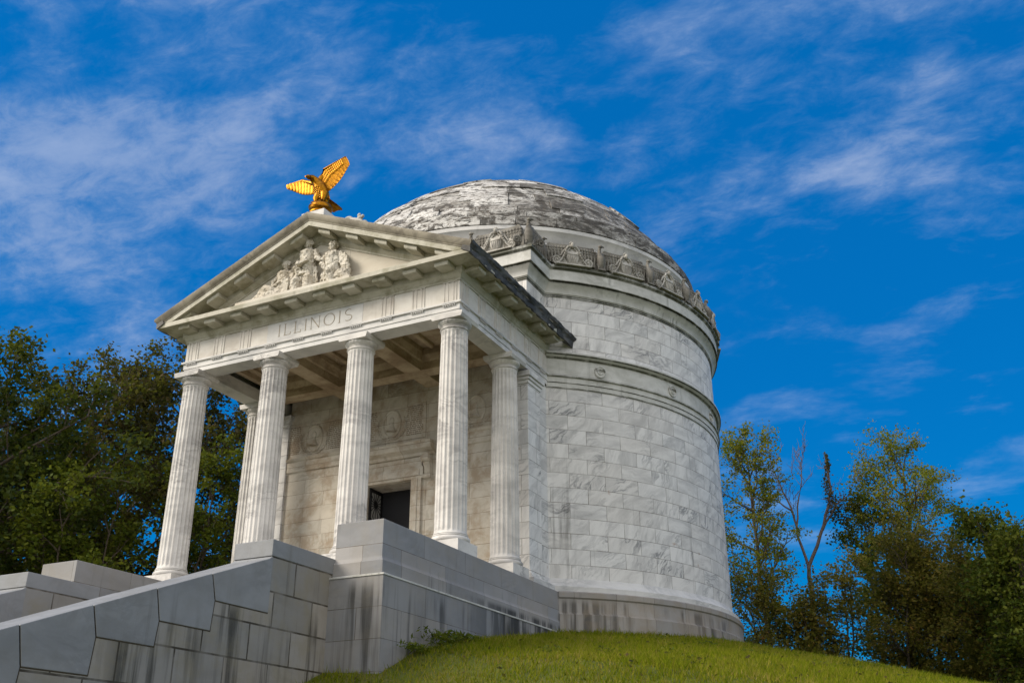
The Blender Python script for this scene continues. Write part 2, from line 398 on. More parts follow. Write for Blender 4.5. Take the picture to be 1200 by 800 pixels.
# the round plinth under the drum, stained; 6 mm proud of the podium sweep
def arc_path(r, a0, a1, n=150): return [(r * math.cos(a0 + (a1 - a0) * i / n), YC + r * math.sin(a0 + (a1 - a0) * i / n)) for i in range(n + 1)]
a0 = -math.acos((PX + .02) / RP)
pl = MB(); pl.sweep([(-.3, ZP + .006), (.02, ZP + .006), (.05, ZP - .03), (.05, ZP - .16), (.012, ZP - .2), (.012, -.92), (.03, -.96), (.075, -1.0), (.075, -1.3), (.075, -6)], arc_path(RP, a0, PI - a0), False)
pl.build('plinth_ring', M['drumbase'], mem, True, 30)
fl = MB(); fl.box(-PX + .3, PX - .3, -.93, 5.9, ZP - .5, ZP + .004); 
fl.build('portico_floor', M['marble'], mem, bevel=.01)

# drum wall with the vestibule block
w = MB(); w.sweep([(0, ZP), (0, 5.95)], open_path, False); w.build('drum_wall', M['ashlar'], mem, True, 30)
w = MB(); w.sweep([(0, 7.0), (0, 9.6), (-.6, 9.62)], wall_path, True); w.build('upper_drum_wall', M['ashlar'], mem, True, 30)
bm_ = MB(); bm_.sweep([(.0, .06), (.03, .02), (.05, -.04), (.14, -.13), (.2, -.17), (.235, -.2), (.235, ZP)], open_path, False)
bm_.build('base_moulding', M['marble'], mem, True, 30)
# belt course level with the portico entablature
b = MB(); b.sweep([(-.05, 5.93), (.03, 5.93), (.03, 6.10), (.05, 6.105), (.05, 6.27), (.10, 6.30), (.10, 6.35), (.02, 6.352), (.02, 6.9), (.06, 6.92), (.13, 6.98), (.20, 7.03), (.20, 7.09), (.0, 7.15)], wall_path[2:], False)
belt = b.build('belt_course', M['mould'], mem, True, 28)
# rosettes on the belt
def rosette():
    q = MB(); q.lathe([(.20, 0), (.20, .03), (.17, .045), (.15, .02), (.11, .02), (.09, .05), (.05, .03), (.0001, .06)], n=28)
    q.xform(Matrix.Rotation(R(90), 4, 'X')); return q
rs0 = None
for k in range(10):
    a = -.72 + k * .38
    p = ((RD + .02) * math.cos(a), YC + (RD + .02) * math.sin(a), 6.62)
    if rs0 is None:
        rs0 = rosette().build('rosette', M['mould'], None, True); rs0.location = p; rs0.rotation_euler = (0, 0, a + PI / 2); set_parent(rs0, belt)
    else: dup(rs0, p, a + PI / 2, belt)
# main cornice
c = MB(); c.sweep([(-.02, 9.08), (.025, 9.08), (.025, 9.115), (-.03, 9.12), (-.03, 9.14), (.03, 9.145), (.03, 9.18), (.06, 9.2), (.07, 9.28), (.11, 9.38), (.19, 9.46), (.23, 9.50), (.23, 9.525), (.17, 9.53), (.17, 9.555), (.29, 9.56), (.29, 9.93), (.32, 9.96), (.37, 10.0), (.37, 10.06), (.35, 10.1), (-.9, 10.13)], wall_path, True)
corn = c.build('drum_cornice', M['mould'], mem, True, 28)

# attic ring and rim
at = MB(); at.lathe([(7.42, 9.9), (7.42, 11.35)], 0, YC, 160, False); at.build('attic_wall', M['marble'], mem, True)
rim = MB(); rim.lathe([(7.40, 11.32), (7.46, 11.34), (7.46, 11.40), (7.49, 11.44), (7.53, 11.56), (7.62, 11.72), (7.66, 11.76), (7.66, 11.90), (7.2, 11.95)], 0, YC, 160, False)
rim.build('attic_moulding', M['marble'], mem, True, 28)

# ---- dome of weathered slabs
ZS, RS = 8.92, 8.2
dm = MB()
core = [(7.4, 11.8)] + [(RS * math.cos(R(e)) - .10, ZS + RS * math.sin(R(e)) - .07) for e in range(22, 90, 3)] + [(.02, ZS + RS - .07)]
dm.lathe(core, 0, YC, 120, False)
rnd = random.Random(5)
def slab(r0, z0, r1, z1, a0, a1, th, jit):
    k = max(2, int((a1 - a0) / R(3)) + 1); vs = []; fs = []
    for (r, z, ins) in ((r0, z0, 0), (r1, z1, 0), (r0, z0, 1), (r1, z1, 1)):
        for i in range(k):
            a = a0 + (a1 - a0) * i / (k - 1)
            e = math.atan2(z - ZS, r)
            d = jit - (th if ins else 0)
            rr = r + d * math.cos(e); zz = z + d * math.sin(e)
            vs.append((rr * math.cos(a), YC + rr * math.sin(a), zz))
    for i in range(k - 1):
        fs += [(i, i + 1, k + i + 1, k + i), (2 * k + i + 1, 2 * k + i, 3 * k + i, 3 * k + i + 1), (i + 1, i, 2 * k + i, 2 * k + i + 1), (k + i, k + i + 1, 3 * k + i + 1, 3 * k + i)]
    fs += [(0, k, 3 * k, 2 * k), (2 * k - 1, k - 1, 3 * k - 1, 4 * k - 1)]
    dm.add(vs, fs)
# stepped bottom courses
lat = []
lat.append(((7.68, 11.93), (7.66, 12.28)))
lat.append(((7.50, 12.24), (7.46, 12.62)))
el = [26.5 + 3.9 * i for i in range(17)]
for i in range(len(el) - 1):
    lat.append(((RS * math.cos(R(el[i])), ZS + RS * math.sin(R(el[i]))), (RS * math.cos(R(el[i + 1])), ZS + RS * math.sin(R(el[i + 1])))))
for i, ((r0, z0), (r1, z1)) in enumerate(lat):
    n = max(8, int(2 * PI * r0 / rnd.uniform(1.25, 1.6))); a = rnd.uniform(0, 1)
    cuts = sorted([(2 * PI * (j + rnd.uniform(-.22, .22)) / n) for j in range(n)])
    for j in range(n):
        b0 = cuts[j]; b1 = cuts[(j + 1) % n] + (2 * PI if j == n - 1 else 0)
        if i > 0 and rnd.random() < .05: continue
        slab(r0, z0 + (.0 if i < 1 else -.02), r1, z1, a + b0 + .0015, a + b1 - .0015, .16, rnd.uniform(-.06, .055) if i > 1 else rnd.uniform(-.02, .02) if i else rnd.uniform(-.008, .008))
dome = dm.build('dome', M['dome'], mem, False)

# ---- eagle and shield cresting
def spiral(cx, cz, r, turns, y, sgn, n=26, r_in=.02):
    return [(cx + sgn * (r_in + (r - r_in) * i / n) * math.cos(2 * PI * turns * i / n), y, cz + (r_in + (r - r_in) * i / n) * math.sin(2 * PI * turns * i / n)) for i in range(n + 1)]
def eagle_mb(bend=0.0, wl=.96, parts=(True, True)):
    """faces -Y, standing on z=0; wings run along +-X, bent back by bend"""
    q = MB()
    for sg, on in zip((-1, 1), parts):
        if not on: continue
        s0 = len(q.v)
        out = [(.05, .02), (wl, .02), (wl, .78), (.6, .79), (.34, .80), (.23, .83), (.17, .79), (.16, .68), (.14, .56), (.05, .45)]
        q.prism([(sg * a, z) for a, z in out], 'y', -.09, .12)
        for k in range(7):            # long flight feathers
            x = .16 + k * .115
            q.tube([(sg * x, -.10, .66 - .01 * k), (sg * (x + .03), -.12, .40), (sg * (x + .05), -.10, .08)], [.035, .05, .02], 6)
        for r_ in range(3):           # covert rows
            for k in range(8):
                q.ball((sg * (.14 + k * .1), -.11, .66 - r_ * .09), (.055, .045, .06), 7, 5)
        q.xform(Matrix.Rotation(sg * bend, 4, 'Z'), s0)
    # body, neck, head, beak, legs
    q.tube([(0, -.13, .06), (0, -.19, .22), (0, -.21, .42), (0, -.16, .60), (0, -.13, .74), (.01, -.15, .84)], [.09, .13, .145, .10, .06, .05], 10)
    q.ball((.02, -.17, .88), (.075, .07, .058), 9, 6)
    q.tube([(.08, -.18, .89), (.13, -.19, .88), (.15, -.195, .845)], [.03, .022, .006], 6)
    for sg in (-1, 1):
        q.tube([(sg * .08, -.2, .24), (sg * .10, -.22, .10), (sg * .11, -.26, .03)], [.06, .04, .045], 7)
        # side volute by the claws
        q.tube(spiral(sg * .36, .17, .13, 1.6, -.16, sg), .04, 6)
    q.box(-.14, .14, -.28, .02, 0, .06)
    return q
def shield_mb():
    q = MB()
    out = [(-.20, .50), (-.23, .56), (-.10, .52), (0, .55), (.10, .52), (.23, .56), (.20, .50), (.215, .28), (.15, .12), (0, .03), (-.15, .12), (-.215, .28)]
    q.rings([[(x, -.08, z) for x, z in out], [(x, -.19, z) for x, z in out], [(x * .86, -.215, .29 + (z - .29) * .86) for x, z in out], [(x * .2, -.225, .29 + (z - .29) * .2) for x, z in out]])
    for k in range(-2, 3): q.tube([(k * .07, -.225, .38), (k * .06, -.235, .25), (k * .045, -.22, .13)], [.014, .017, .012], 5)
    q.box(-.18, .18, -.235, -.2, .40, .425)
    q.prism([(-.50, .03), (.50, .03), (.44, .20), (.33, .38), (.25, .56), (.17, .72), (.06, .80), (-.06, .80), (-.17, .72), (-.25, .56), (-.33, .38), (-.44, .20)], 'y', -.155, .03)
    for sg in (-1, 1):
        for k in range(4): q.tube([(sg * .04, -.15, .70), (sg * (.10 + .035 * k), -.185, .60 - .03 * k), (sg * (.16 + .06 * k), -.16, .56 - .12 * k)], [.02, .032, .014], 6)
    for sg in (-1, 1):
        q.tube([(sg * .05, -.17, .72), (sg * .14, -.19, .70), (sg * .21, -.20, .60), (sg * .25, -.20, .48), (sg * .31, -.20, .34), (sg * .39, -.19, .20), (sg * .50, -.18, .07), (sg * .62, -.18, .08)], [.02, .032, .032, .028, .026, .028, .028, .024], 7)
        q.tube([(sg * .10, -.18, .70), (sg * .30, -.17, .52), (sg * .42, -.16, .34)], [.02, .035, .02], 6)
        q.box(min(sg * .1, sg * .5), max(sg * .1, sg * .5), -.13, .02, .0, .42); q.tube(spiral(sg * .54, .19, .155, 1.8, -.17, -sg), .036, 6); q.ball((sg * .53, -.19, .17), (.035, .04, .035), 7, 5)
        for k in range(6):
            q.tube([(sg * (.19 + .03 * k), -.2, .60 - k * .085), (sg * (.235 + .022 * k), -.225, .555 - k * .085), (sg * (.22 + .02 * k), -.2, .51 - k * .085)], [.012, .03, .008], 6)
    q.ball((0, -.2, .74), (.065, .07, .10), 9, 7); q.ball((-.07, -.18, .70), (.04, .05, .06), 7, 5); q.ball((.07, -.18, .70), (.04, .05, .06), 7, 5)
    q.tube([(-.09, -.17, .80), (-.03, -.19, .86), (.03, -.19, .86), (.09, -.17, .80)], .022, 6)
    q.box(-.6, .6, -.30, .05, -.005, .035)
    return q
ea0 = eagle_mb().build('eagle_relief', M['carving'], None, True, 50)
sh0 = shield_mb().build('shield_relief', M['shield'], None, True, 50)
ea0.scale = (1, 1.1, 1.06); sh0.scale = (1, 1.15, 1.06)
RC = RD + .10; ac = -math.acos(BX / RC); NI = 21; step = (PI - 2 * ac) / NI
first_e, first_s = True, True
def place(o, used, loc, rz):
    if not used:
        o.location = loc; o.rotation_euler = (0, 0, rz); set_parent(o, corn)
    else: dup(o, loc, rz, corn)
ue = us = False
for k in range(NI + 1):
    a = ac + k * step
    place(ea0, ue, (RC * math.cos(a), YC + RC * math.sin(a), 10.11), a + PI / 2); ue = True
    if k < NI:
        a += step / 2
        place(sh0, us, (RC * math.cos(a), YC + RC * math.sin(a), 10.11), a + PI / 2); us = True
for x in (-2.82, -.94, .94, 2.82): place(ea0, True, (x, BY - .08, 10.11), 0)
for x in (-3.76, -1.88, 0, 1.88, 3.76): place(sh0, True, (x, BY - .08, 10.11), 0)
for sg in (-1, 1):
    ce = eagle_mb(R(45), 1.0).build('corner_eagle', M['carving'], None, True, 50)
    ce.location = (sg * (BX + .05), BY - .05, 10.11); ce.rotation_euler = (0, 0, sg * R(45)); ce.scale = (1.12, 1.12, 1.12); set_parent(ce, corn)

# ---- columns
def flute_r(a, amp):
    f = (a * 20 / (2 * PI)) % 1.0
    if f < .14 or f > .86: return 0.0
    u = (f - .5) / .36
    return -amp * math.sqrt(max(0, 1 - u * u))
def build_column(x, y, idx):
    root = empty('column', (x, y, ZP + .16)); set_parent(root, mem)
    return root
shaft = MB(); rows = []
zs = [.13, .16, .2, .26, .8, 1.6, 2.4, 3.2, 4.0, 4.8, 5.3, 5.46, 5.52, 5.56, 5.6]
for z in zs:
    tt = (z - .13) / 5.47; r = .405 - .05 * tt ** 1.5
    amp = .030 * min(1, max(0, (z - .18) / .09)) * min(1, max(0, (5.57 - z) / .1))
    if z < .2: r += .03 * (1 - (z - .13) / .07)
    if z > 5.55: r += .012
    rows.append([((r + flute_r(2 * PI * j / 200, amp)) * math.cos(2 * PI * j / 200), (r + flute_r(2 * PI * j / 200, amp)) * math.sin(2 * PI * j / 200), z) for j in range(200)])
shaft.rings(rows)
def torus_prof(r, z, h, n=8): return [(r + h * math.cos(-PI / 2 + PI * i / n), z + h * math.sin(-PI / 2 + PI * i / n)) for i in range(n + 1)]
baseM = MB(); baseM.box(-.49, .49, -.49, .49, ZP - .03, -.06)
baseM.lathe([(.40, -.062)] + torus_prof(.42, .01, .07) + [(.445, .09), (.445, .115), (.425, .125), (.38, .131)], n=64)
cap = MB()
cap.lathe([(.36, 5.60), (.385, 5.605), (.395, 5.62), (.385, 5.635), (.362, 5.64), (.362, 5.69), (.375, 5.695), (.375, 5.71), (.36, 5.715), (.38, 5.73), (.42, 5.765), (.445, 5.80), (.45, 5.825), (.43, 5.84)], n=96,
          mod=lambda a, r, z: (.012 * math.cos(24 * a) if 5.74 < z < 5.81 else 0))
cap.prism([(-.43, 5.84), (.43, 5.84), (.45, 5.87), (.46, 5.92), (.47, 5.93), (.47, 5.997), (-.47, 5.997), (-.47, 5.93), (-.46, 5.92), (-.45, 5.87)], 'y', -.47, .47)
proto = None
for (x, y) in [(1.5 * S, 0), (.5 * S, 0), (-.5 * S, 0), (-1.5 * S, 0), (1.5 * S, 2.99), (-1.5 * S, 2.99)]:
    root = empty('column', (x, y, 0)); set_parent(root, mem)
    if proto is None:
        a = shaft.build('shaft', M['column'], None, True, 30); b = baseM.build('base', M['column'], None, True, 30); c = cap.build('capital', M['column'], None, True, 40)
        proto = (a, b, c)
        for o in proto: o.location = (x, y, 0); set_parent(o, root)
    else:
        for o in proto: dup(o, (x, y, 0), 0, root)

# ---- pilasters at the vestibule corners
for sg in (-1, 1):
    pi_ = MB(); xa, xb = sorted((sg * 3.98, sg * (BX + .055)))
    pi_.box(xa, xb, BY - .10, BY + .75, .02, 5.55)
    pi_.box(xa - .03, xb + .03, BY - .13, BY + .78, 5.55, 5.66)
    pi_.box(xa - .07, xb + .07, BY - .17, BY + .82, 5.662, 5.76)
    pi_.box(xa - .12, xb + .12, BY - .22, BY + .87, 5.762, 5.925)
    pi_.box(xa - .05, xb + .05, BY - .15, BY + .80, -.08, .02)
    pi_.box(xa - .11, xb + .11, BY - .21, BY + .86, ZP - .03, -.08)
    pi_.build('pilaster', M['ashlar'], mem, bevel=.012)

# ---- entablature
up = [(-EX, 5.36), (-EX, EY), (EX, EY), (EX, 5.36)]
a = MB(); a.sweep([(-.57, 6.39), (-.57, 6.0), (0, 6.0), (0, 6.135), (.022, 6.14), (.022, 6.30), (.075, 6.315), (.075, 6.37), (.0, 6.376)], up, False)
arch = a.build('architrave', M['marble'], mem, True, 28)
f = MB(); f.sweep([(-.02, 6.37), (0, 6.376), (0, 7.02)], up, False); fr = f.build('frieze', M['frieze'], mem)
fb = MB(); fb.box(-EX + .57, EX - .57, EY + .56, EY + .6, 6.38, 7.0); fb.build('frieze_backing', M['ceil'], mem)
gt = MB(); gt.box(-.20, .20, -.03, .03, .035, .075)
for k in range(6):
    cx = -.165 + k * .066
    gt.lathe([(.014, .034), (.024, -.01)], cx, 0, 8)
tg = MB()
for x0, x1 in ((-.20, -.165), (-.115, -.05), (.05, .115), (.165, .20)): tg.box(x0, x1, -.018, .02, 0, .60)
for x0, x1 in ((-.165, -.115), (-.05, .05), (.115, .165)): tg.box(x0, x1, -.006, .02, 0, .57)
tg.box(-.21, .21, -.028, .02, .60, .638)
g0 = t0 = None
spots = [((-1.5 * S + k * S / 3, EY, 0), 0) for k in range(10)]
spots += [((EX, k * S / 3, 0), PI / 2) for k in range(0, 6)] + [((-EX, k * S / 3, 0), -PI / 2) for k in range(0, 6)]
for (p, rz) in spots:
    off = Matrix.Rotation(rz, 3, 'Z') @ Vector((0, -.045, 0))
    q = (p[0] + off.x, p[1] + off.y, 6.262)
    if g0 is None: g0 = gt.build('guttae', M['marble'], None); g0.location = q; set_parent(g0, arch)
    else: dup(g0, q, rz, arch)
    if rz == 0 and abs(p[0]) < 1.6: continue
    off = Matrix.Rotation(rz, 3, 'Z') @ Vector((0, -.001, 0)); q = (p[0] + off.x, p[1] + off.y, 6.379)
    if t0 is None: t0 = tg.build('triglyph', M['frieze'], None); t0.location = q; t0.rotation_euler = (0, 0, rz); set_parent(t0, fr)
    else: dup(t0, q, rz, fr)
# name panel and lettering
npn = MB(); npn.box(-1.66, 1.66, EY - .006, EY + .02, 6.40, 7.01); npn.build('name_panel', M['marble'], fr)
def letters(word, height, sp, y, cx, cz, th=.020, slant=0):
    q = MB(); D = {'I': .08, 'L': .24, 'N': .34, 'O': .38, 'S': .26}
    wd = [D[ch] for ch in word]; tot = sum(wd) + sp * (len(word) - 1); x = cx - tot / 2
    def st(a, b, w_=th):
        a = Vector(a); b = Vector(b); d = (b - a).normalized(); n_ = Vector((-d.y, d.x)) * w_ / 2
        p = [a + n_, b + n_, b - n_, a - n_]
        q.prism([(v.x, v.y) for v in p], 'y', y, y + .02)
    def arcs(pts, w_=th):
        for a, b in zip(pts[:-1], pts[1:]): st(a, b, w_)
    H = height; z0 = cz - H / 2
    for ch, wv in zip(word, wd):
        sf = .035
        if ch == 'I':
            m_ = x + wv / 2; st((m_, z0), (m_, z0 + H), th * 1.4); st((m_ - sf, z0), (m_ + sf, z0), th * .6); st((m_ - sf, z0 + H), (m_ + sf, z0 + H), th * .6)
        if ch == 'L':
            st((x + .04, z0), (x + .04, z0 + H), th * 1.4); st((x, z0), (x + wv, z0), th * .8); st((x + wv - .008, z0), (x + wv, z0 + .08), th * .8); st((x, z0 + H), (x + .08, z0 + H), th * .6)
        if ch == 'N':
            st((x + .03, z0), (x + .03, z0 + H), th * .8); st((x + .03, z0 + H), (x + wv - .03, z0), th * 1.5); st((x + wv - .03, z0), (x + wv - .03, z0 + H), th * .8)
            st((x, z0), (x + .06, z0), th * .6); st((x + wv - .06, z0 + H), (x + wv, z0 + H), th * .6); st((x, z0 + H), (x + .04, z0 + H), th * .6)
        if ch == 'O':
            c_ = Vector((x + wv / 2, cz)); n_ = 28
            for i in range(n_):
                a1, a2 = 2 * PI * i / n_, 2 * PI * (i + 1.05) / n_
                st(c_ + Vector((math.cos(a1) * (wv / 2 - .01), math.sin(a1) * H / 2)), c_ + Vector((math.cos(a2) * (wv / 2 - .01), math.sin(a2) * H / 2)), th * (.7 + .7 * abs(math.cos(a1))))
        if ch == 'S':
            P = []
            for i in range(15):
                a_ = R(40 + 230 * i / 14); P.append((x + wv / 2 + math.cos(a_) * wv * .40, z0 + H * .75 + math.sin(a_) * H * .245))
            for i in range(15):
                a_ = R(90 - 230 * i / 14); P.append((x + wv / 2 + math.cos(a_) * wv * .46, z0 + H * .255 + math.sin(a_) * H * .25))
            arcs(P, th * 1.1)
        x += wv + sp
    return q
letters('ILLINOIS', .36, .125, EY - .011, 0.02, 6.72).build('inscription', M['letter'], fr)

# ---- horizontal cornice, modillions, blackened side gutter
c = MB(); c.sweep([(-.02, 7.0), (.03, 7.0), (.03, 7.06), (.055, 7.08), (.075, 7.14), (.12, 7.19), (.12, 7.37), (.66, 7.37), (.66, 7.50), (.64, 7.52), (-.1, 7.56)], up, False)
cor = c.build('cornice', M['cornice'], mem, True, 28)
md = MB(); md.prism([(.02, .12), (-.42, .12), (-.42, .035), (-.40, 0), (.02, 0)], 'x', -.21, .21)   # (y,z)
m0 = None
for (p, rz) in [((-1.5 * S + k * S / 3, EY - .12, 7.245), 0) for k in range(10)] + [((EX + .12, (k + .0) * S / 3, 7.245), PI / 2) for k in range(6)] + [((-EX - .12, k * S / 3, 7.245), -PI / 2) for k in range(6)]:
    if m0 is None: m0 = md.build('modillion', M['cornice'], None, bevel=.008); m0.location = p; set_parent(m0, cor)
    else: dup(m0, p, rz, cor)
for sg in (-1, 1):
    q = MB(); rr = random.Random(3 + sg)
    prof = [(.655, 7.36), (.675, 7.375), (.675, 7.50), (.70, 7.55), (.75, 7.62), (.765, 7.70), (.74, 7.73), (.5, 7.72), (.4, 7.5)]
    path = [(sg * EX, EY - .70 + i * (6.6 + .70) / 40) for i in range(41)]
    ring = []
    for i, (x, y) in enumerate(path):
        ring.append([(x + sg * (o + (rr.uniform(-.02, .014) if 0 < i < 40 else 0)), y, z + (rr.uniform(-.035, .012) if 0 < i < 40 else 0)) for o, z in prof])
    q.rings(ring); q.build('gutter', M['black'], mem, bevel=0)

# ---- pediment
SL = (10.0 - 7.66) / 5.48; XE = 5.48; ZA = 10.0; cs = math.cos(math.atan(SL))
tp = MB(); tp.prism([(-EX, 7.5), (EX, 7.5), (0, 7.5 + EX * SL + .1)], 'y', EY - .001, EY + .4); ped = tp.build('pediment', M['tymp'], mem)
def rake(prof, name, mat, z_end=7.53):
    q = MB()
    for sg in (-1, 1):
        A = [(0, y, ZA + n / cs) for y, n in prof]; B = []
        for y, n in prof:
            xe = min(XE, max(.3, (ZA + n / cs - z_end) / SL)); B.append((sg * xe, y, ZA + n / cs - SL * xe))
        if sg > 0: q.rings([A, B])
        else: q.rings([B, A])
    return q.build(name, mat, mem, True, 28, recalc=True)
rk = rake([(EY + .05, -.66), (EY - .03, -.66), (EY - .03, -.60), (EY - .06, -.58), (EY - .12, -.51), (EY - .12, -.36), (EY - .64, -.36), (EY - .64, -.215), (EY - .62, -.205), (EY + .05, -.205)], 'raking_cornice', M['cornice'])
rake([(EY, -.21), (EY - .655, -.21), (EY - .665, -.18), (EY - .70, -.15), (EY - .755, -.06), (EY - .765, 0), (EY - .70, .02), (EY + .5, .0), (EY + .5, -.21)], 'raking_sima', M['sima'])
th = math.atan(SL)
r0 = {}
for sg in (-1, 1):
    for k in range(5):
        x = .495 + k * .99
        q = (sg * x, EY - .12, ZA - SL * x - .485 / cs)
        if sg not in r0:
            mm = MB(); mm.prism([(.02, .125), (-.42, .125), (-.42, .035), (-.40, 0), (.02, 0)], 'x', -.21, .21)
            sh = Matrix.Identity(4); sh[2][0] = -sg * SL; mm.xform(sh)
            r0[sg] = mm.build('modillion', M['cornice'], None, bevel=.008); r0[sg].location = q; set_parent(r0[sg], rk)
        else: dup(r0[sg], q, 0, rk)
# roof slabs behind
rf = MB(); rf.prism([(-EX - .7, 7.55), (EX + .7, 7.55), (EX + .7, 7.62), (0, 9.95), (-EX - .7, 7.62)], 'y', EY + .45, BY + .3); rf.build('portico_roof', M['sima'], mem)
# scroll ornaments riding on the sima either side of the apex
def acroterion():
    q = MB()
    q.tube(spiral(-.28, .12, .14, 1.5, 0, 1), .055, 7); q.tube(spiral(.30, .10, .12, 1.5, 0, -1), .05, 7)
    q.tube([(-.45, 0, .0), (-.15, 0, .17), (.12, 0, .20), (.45, 0, .0)], [.05, .09, .09, .05], 8)
    q.ball((.08, 0, .25), (.09, .09, .12), 9, 7); q.ball((.02, -.02, .36), (.05, .05, .07), 8, 6); q.ball((.16, -.02, .35), (.05, .05, .06), 8, 6)
    q.box(-.55, .55, -.1, .1, -.06, .03); return q
for sg in (-1, 1):
    ao = acroterion().build('scroll_ornament', M['shield'], None, True, 50); ao.location = (sg * 1.28, -.45, ZA - SL * 1.28 + .03); ao.rotation_euler = (0, sg * th, 0); set_parent(ao, mem)

# ---- pediment sculpture: three seated figures, each one continuous body
WEAR = bpy.data.textures.new('wear', 'CLOUDS'); WEAR.noise_scale = .11; WEAR.noise_depth = 3
FOLDS = bpy.data.textures.new('folds', 'MARBLE'); FOLDS.noise_scale = .12; FOLDS.turbulence = 9
def figure(name, build_fn, parent):
    q = MB(); build_fn(q)
    o = q.build(name, M['relief'], parent, True, 180)
    r_ = o.modifiers.new('remesh', 'REMESH'); r_.mode = 'VOXEL'; r_.voxel_size = .0125; r_.use_smooth_shade = True
    d_ = o.modifiers.new('wear', 'DISPLACE'); d_.texture = WEAR; d_.strength = .032; d_.mid_level = .5; d_.texture_coords = 'LOCAL'
    d2 = o.modifiers.new('folds', 'DISPLACE'); d2.texture = FOLDS; d2.strength = .034; d2.mid_level = .5; d2.texture_coords = 'LOCAL'
    return o
YF = EY + .02
def P3(x, z, d): return (x, YF - d * .72, z)
def folds(q, pts_a, pts_b, n, r=.03):
    for i in range(n):
        u = i / (n - 1); a_ = Vector(pts_a[0]).lerp(Vector(pts_a[1]), u); b_ = Vector(pts_b[0]).lerp(Vector(pts_b[1]), u)
        mid = a_.lerp(b_, .5) + Vector((math.sin(i * 2.3) * .03, -.03, 0)); q.tube([a_, mid, b_], [r * .8, r * 1.2, r], 6)
def head(q, x, z, d, r=.13, bun=True, curly=False):
    q.ball(P3(x, z, d), (r * .85, r * .95, r * 1.15), 14, 10)
    q.ball(P3(x - r * .1, z - r * .15, d + r * .92), (r * .14, r * .3, r * .25), 7, 5)          # nose
    q.ball(P3(x - r * .1, z - r * .62, d + r * .78), (r * .3, r * .18, r * .12), 7, 5)           # mouth and chin
    q.ball(P3(x - r * .1, z - r * .85, d + r * .68), (r * .3, r * .25, r * .2), 7, 5)
    for sg in (-1, 1):
        q.ball(P3(x - r * .1 + sg * r * .36, z + r * .22, d + r * .82), (r * .26, r * .18, r * .12), 7, 5)   # brows
        q.ball(P3(x + sg * r * .86, z - r * .1, d), (r * .12, r * .2, r * .26), 6, 5)              # ears
    if curly:
        for i in range(26):
            a_ = rnd.uniform(0, 2 * PI); e_ = rnd.uniform(-.1, 1.3); q.ball(P3(x + r * 1.0 * math.cos(a_) * math.cos(e_), z + r * 1.1 * math.sin(e_), d + r * .8 * math.sin(a_) * math.cos(e_) - r * .1), r * .34, 7, 5)
    else:
        for i in range(9):
            a_ = R(-20 + 220 * i / 8); q.ball(P3(x + r * 1.0 * math.cos(a_), z + r * .95 * math.sin(a_) + .01, d + r * .1), r * .33, 7, 5)
        if bun: q.ball(P3(x + r * .1, z + r * 1.05, d - r * .1), r * .42, 8, 6)
    q.tube([P3(x, z - r * .8, d - .02), P3(x + .01, z - r * 1.9, d - .03)], [r * .5, r * .62], 9)
def hand(q, x, z, d, dx=1, sc_=1.0):
    q.ball(P3(x, z, d), (.06 * sc_, .03, .045 * sc_), 9, 6)
    for k in range(4): q.tube([P3(x + dx * .04, z + .03 - k * .022, d + .01), P3(x + dx * (.09 + .01 * (k in (1, 2))), z + .02 - k * .022, d + .02), P3(x + dx * (.12 + .012 * (k in (1, 2))), z - k * .022, d)], [.015, .013, .011], 6)
    q.tube([P3(x, z + .03, d + .02), P3(x + dx * .04, z + .065, d + .03)], [.017, .012], 6)
def fig_center(q):
    x = -.30; head(q, x, 9.30, .24, .135)
    q.tube([P3(x, 9.10, .18), P3(x, 8.98, .2), P3(x, 8.72, .22), P3(x + .02, 8.45, .2), P3(x + .02, 8.2, .2)], [.12, .25, .23, .22, .30], 14)
    q.tube([P3(x - .24, 9.0, .2), P3(x - .34, 8.75, .26), P3(x - .26, 8.55, .4), P3(x - .05, 8.58, .48)], [.10, .09, .075, .05], 9)
    q.tube([P3(x + .24, 9.0, .2), P3(x + .36, 8.74, .28), P3(x + .50, 8.62, .38)], [.10, .09, .05], 9)
    hand(q, x - .02, 8.58, .48, 1); hand(q, x + .52, 8.61, .38, 1)
    for sg in (-1, 1):
        q.tube([P3(x + sg * .14, 8.3, .22), P3(x + sg * .2, 8.36, .5), P3(x + sg * .22, 8.05, .52), P3(x + sg * .24, 7.68, .46)], [.19, .17, .15, .17], 12)
        q.ball(P3(x + sg * .22, 7.66, .56), (.08, .16, .06), 9, 6)
    folds(q, (P3(x - .38, 8.38, .4), P3(x + .4, 8.38, .4)), (P3(x - .5, 7.62, .4), P3(x + .5, 7.62, .4)), 13, .04)
    folds(q, (P3(x - .18, 9.0, .38), P3(x + .18, 9.0, .38)), (P3(x - .1, 8.5, .42), P3(x + .16, 8.5, .42)), 6, .022)
    q.prism([(x - .12, 8.42), (x + .3, 8.50), (x + .3, 8.56), (x - .12, 8.48)], 'y', YF - .6, YF - .38)
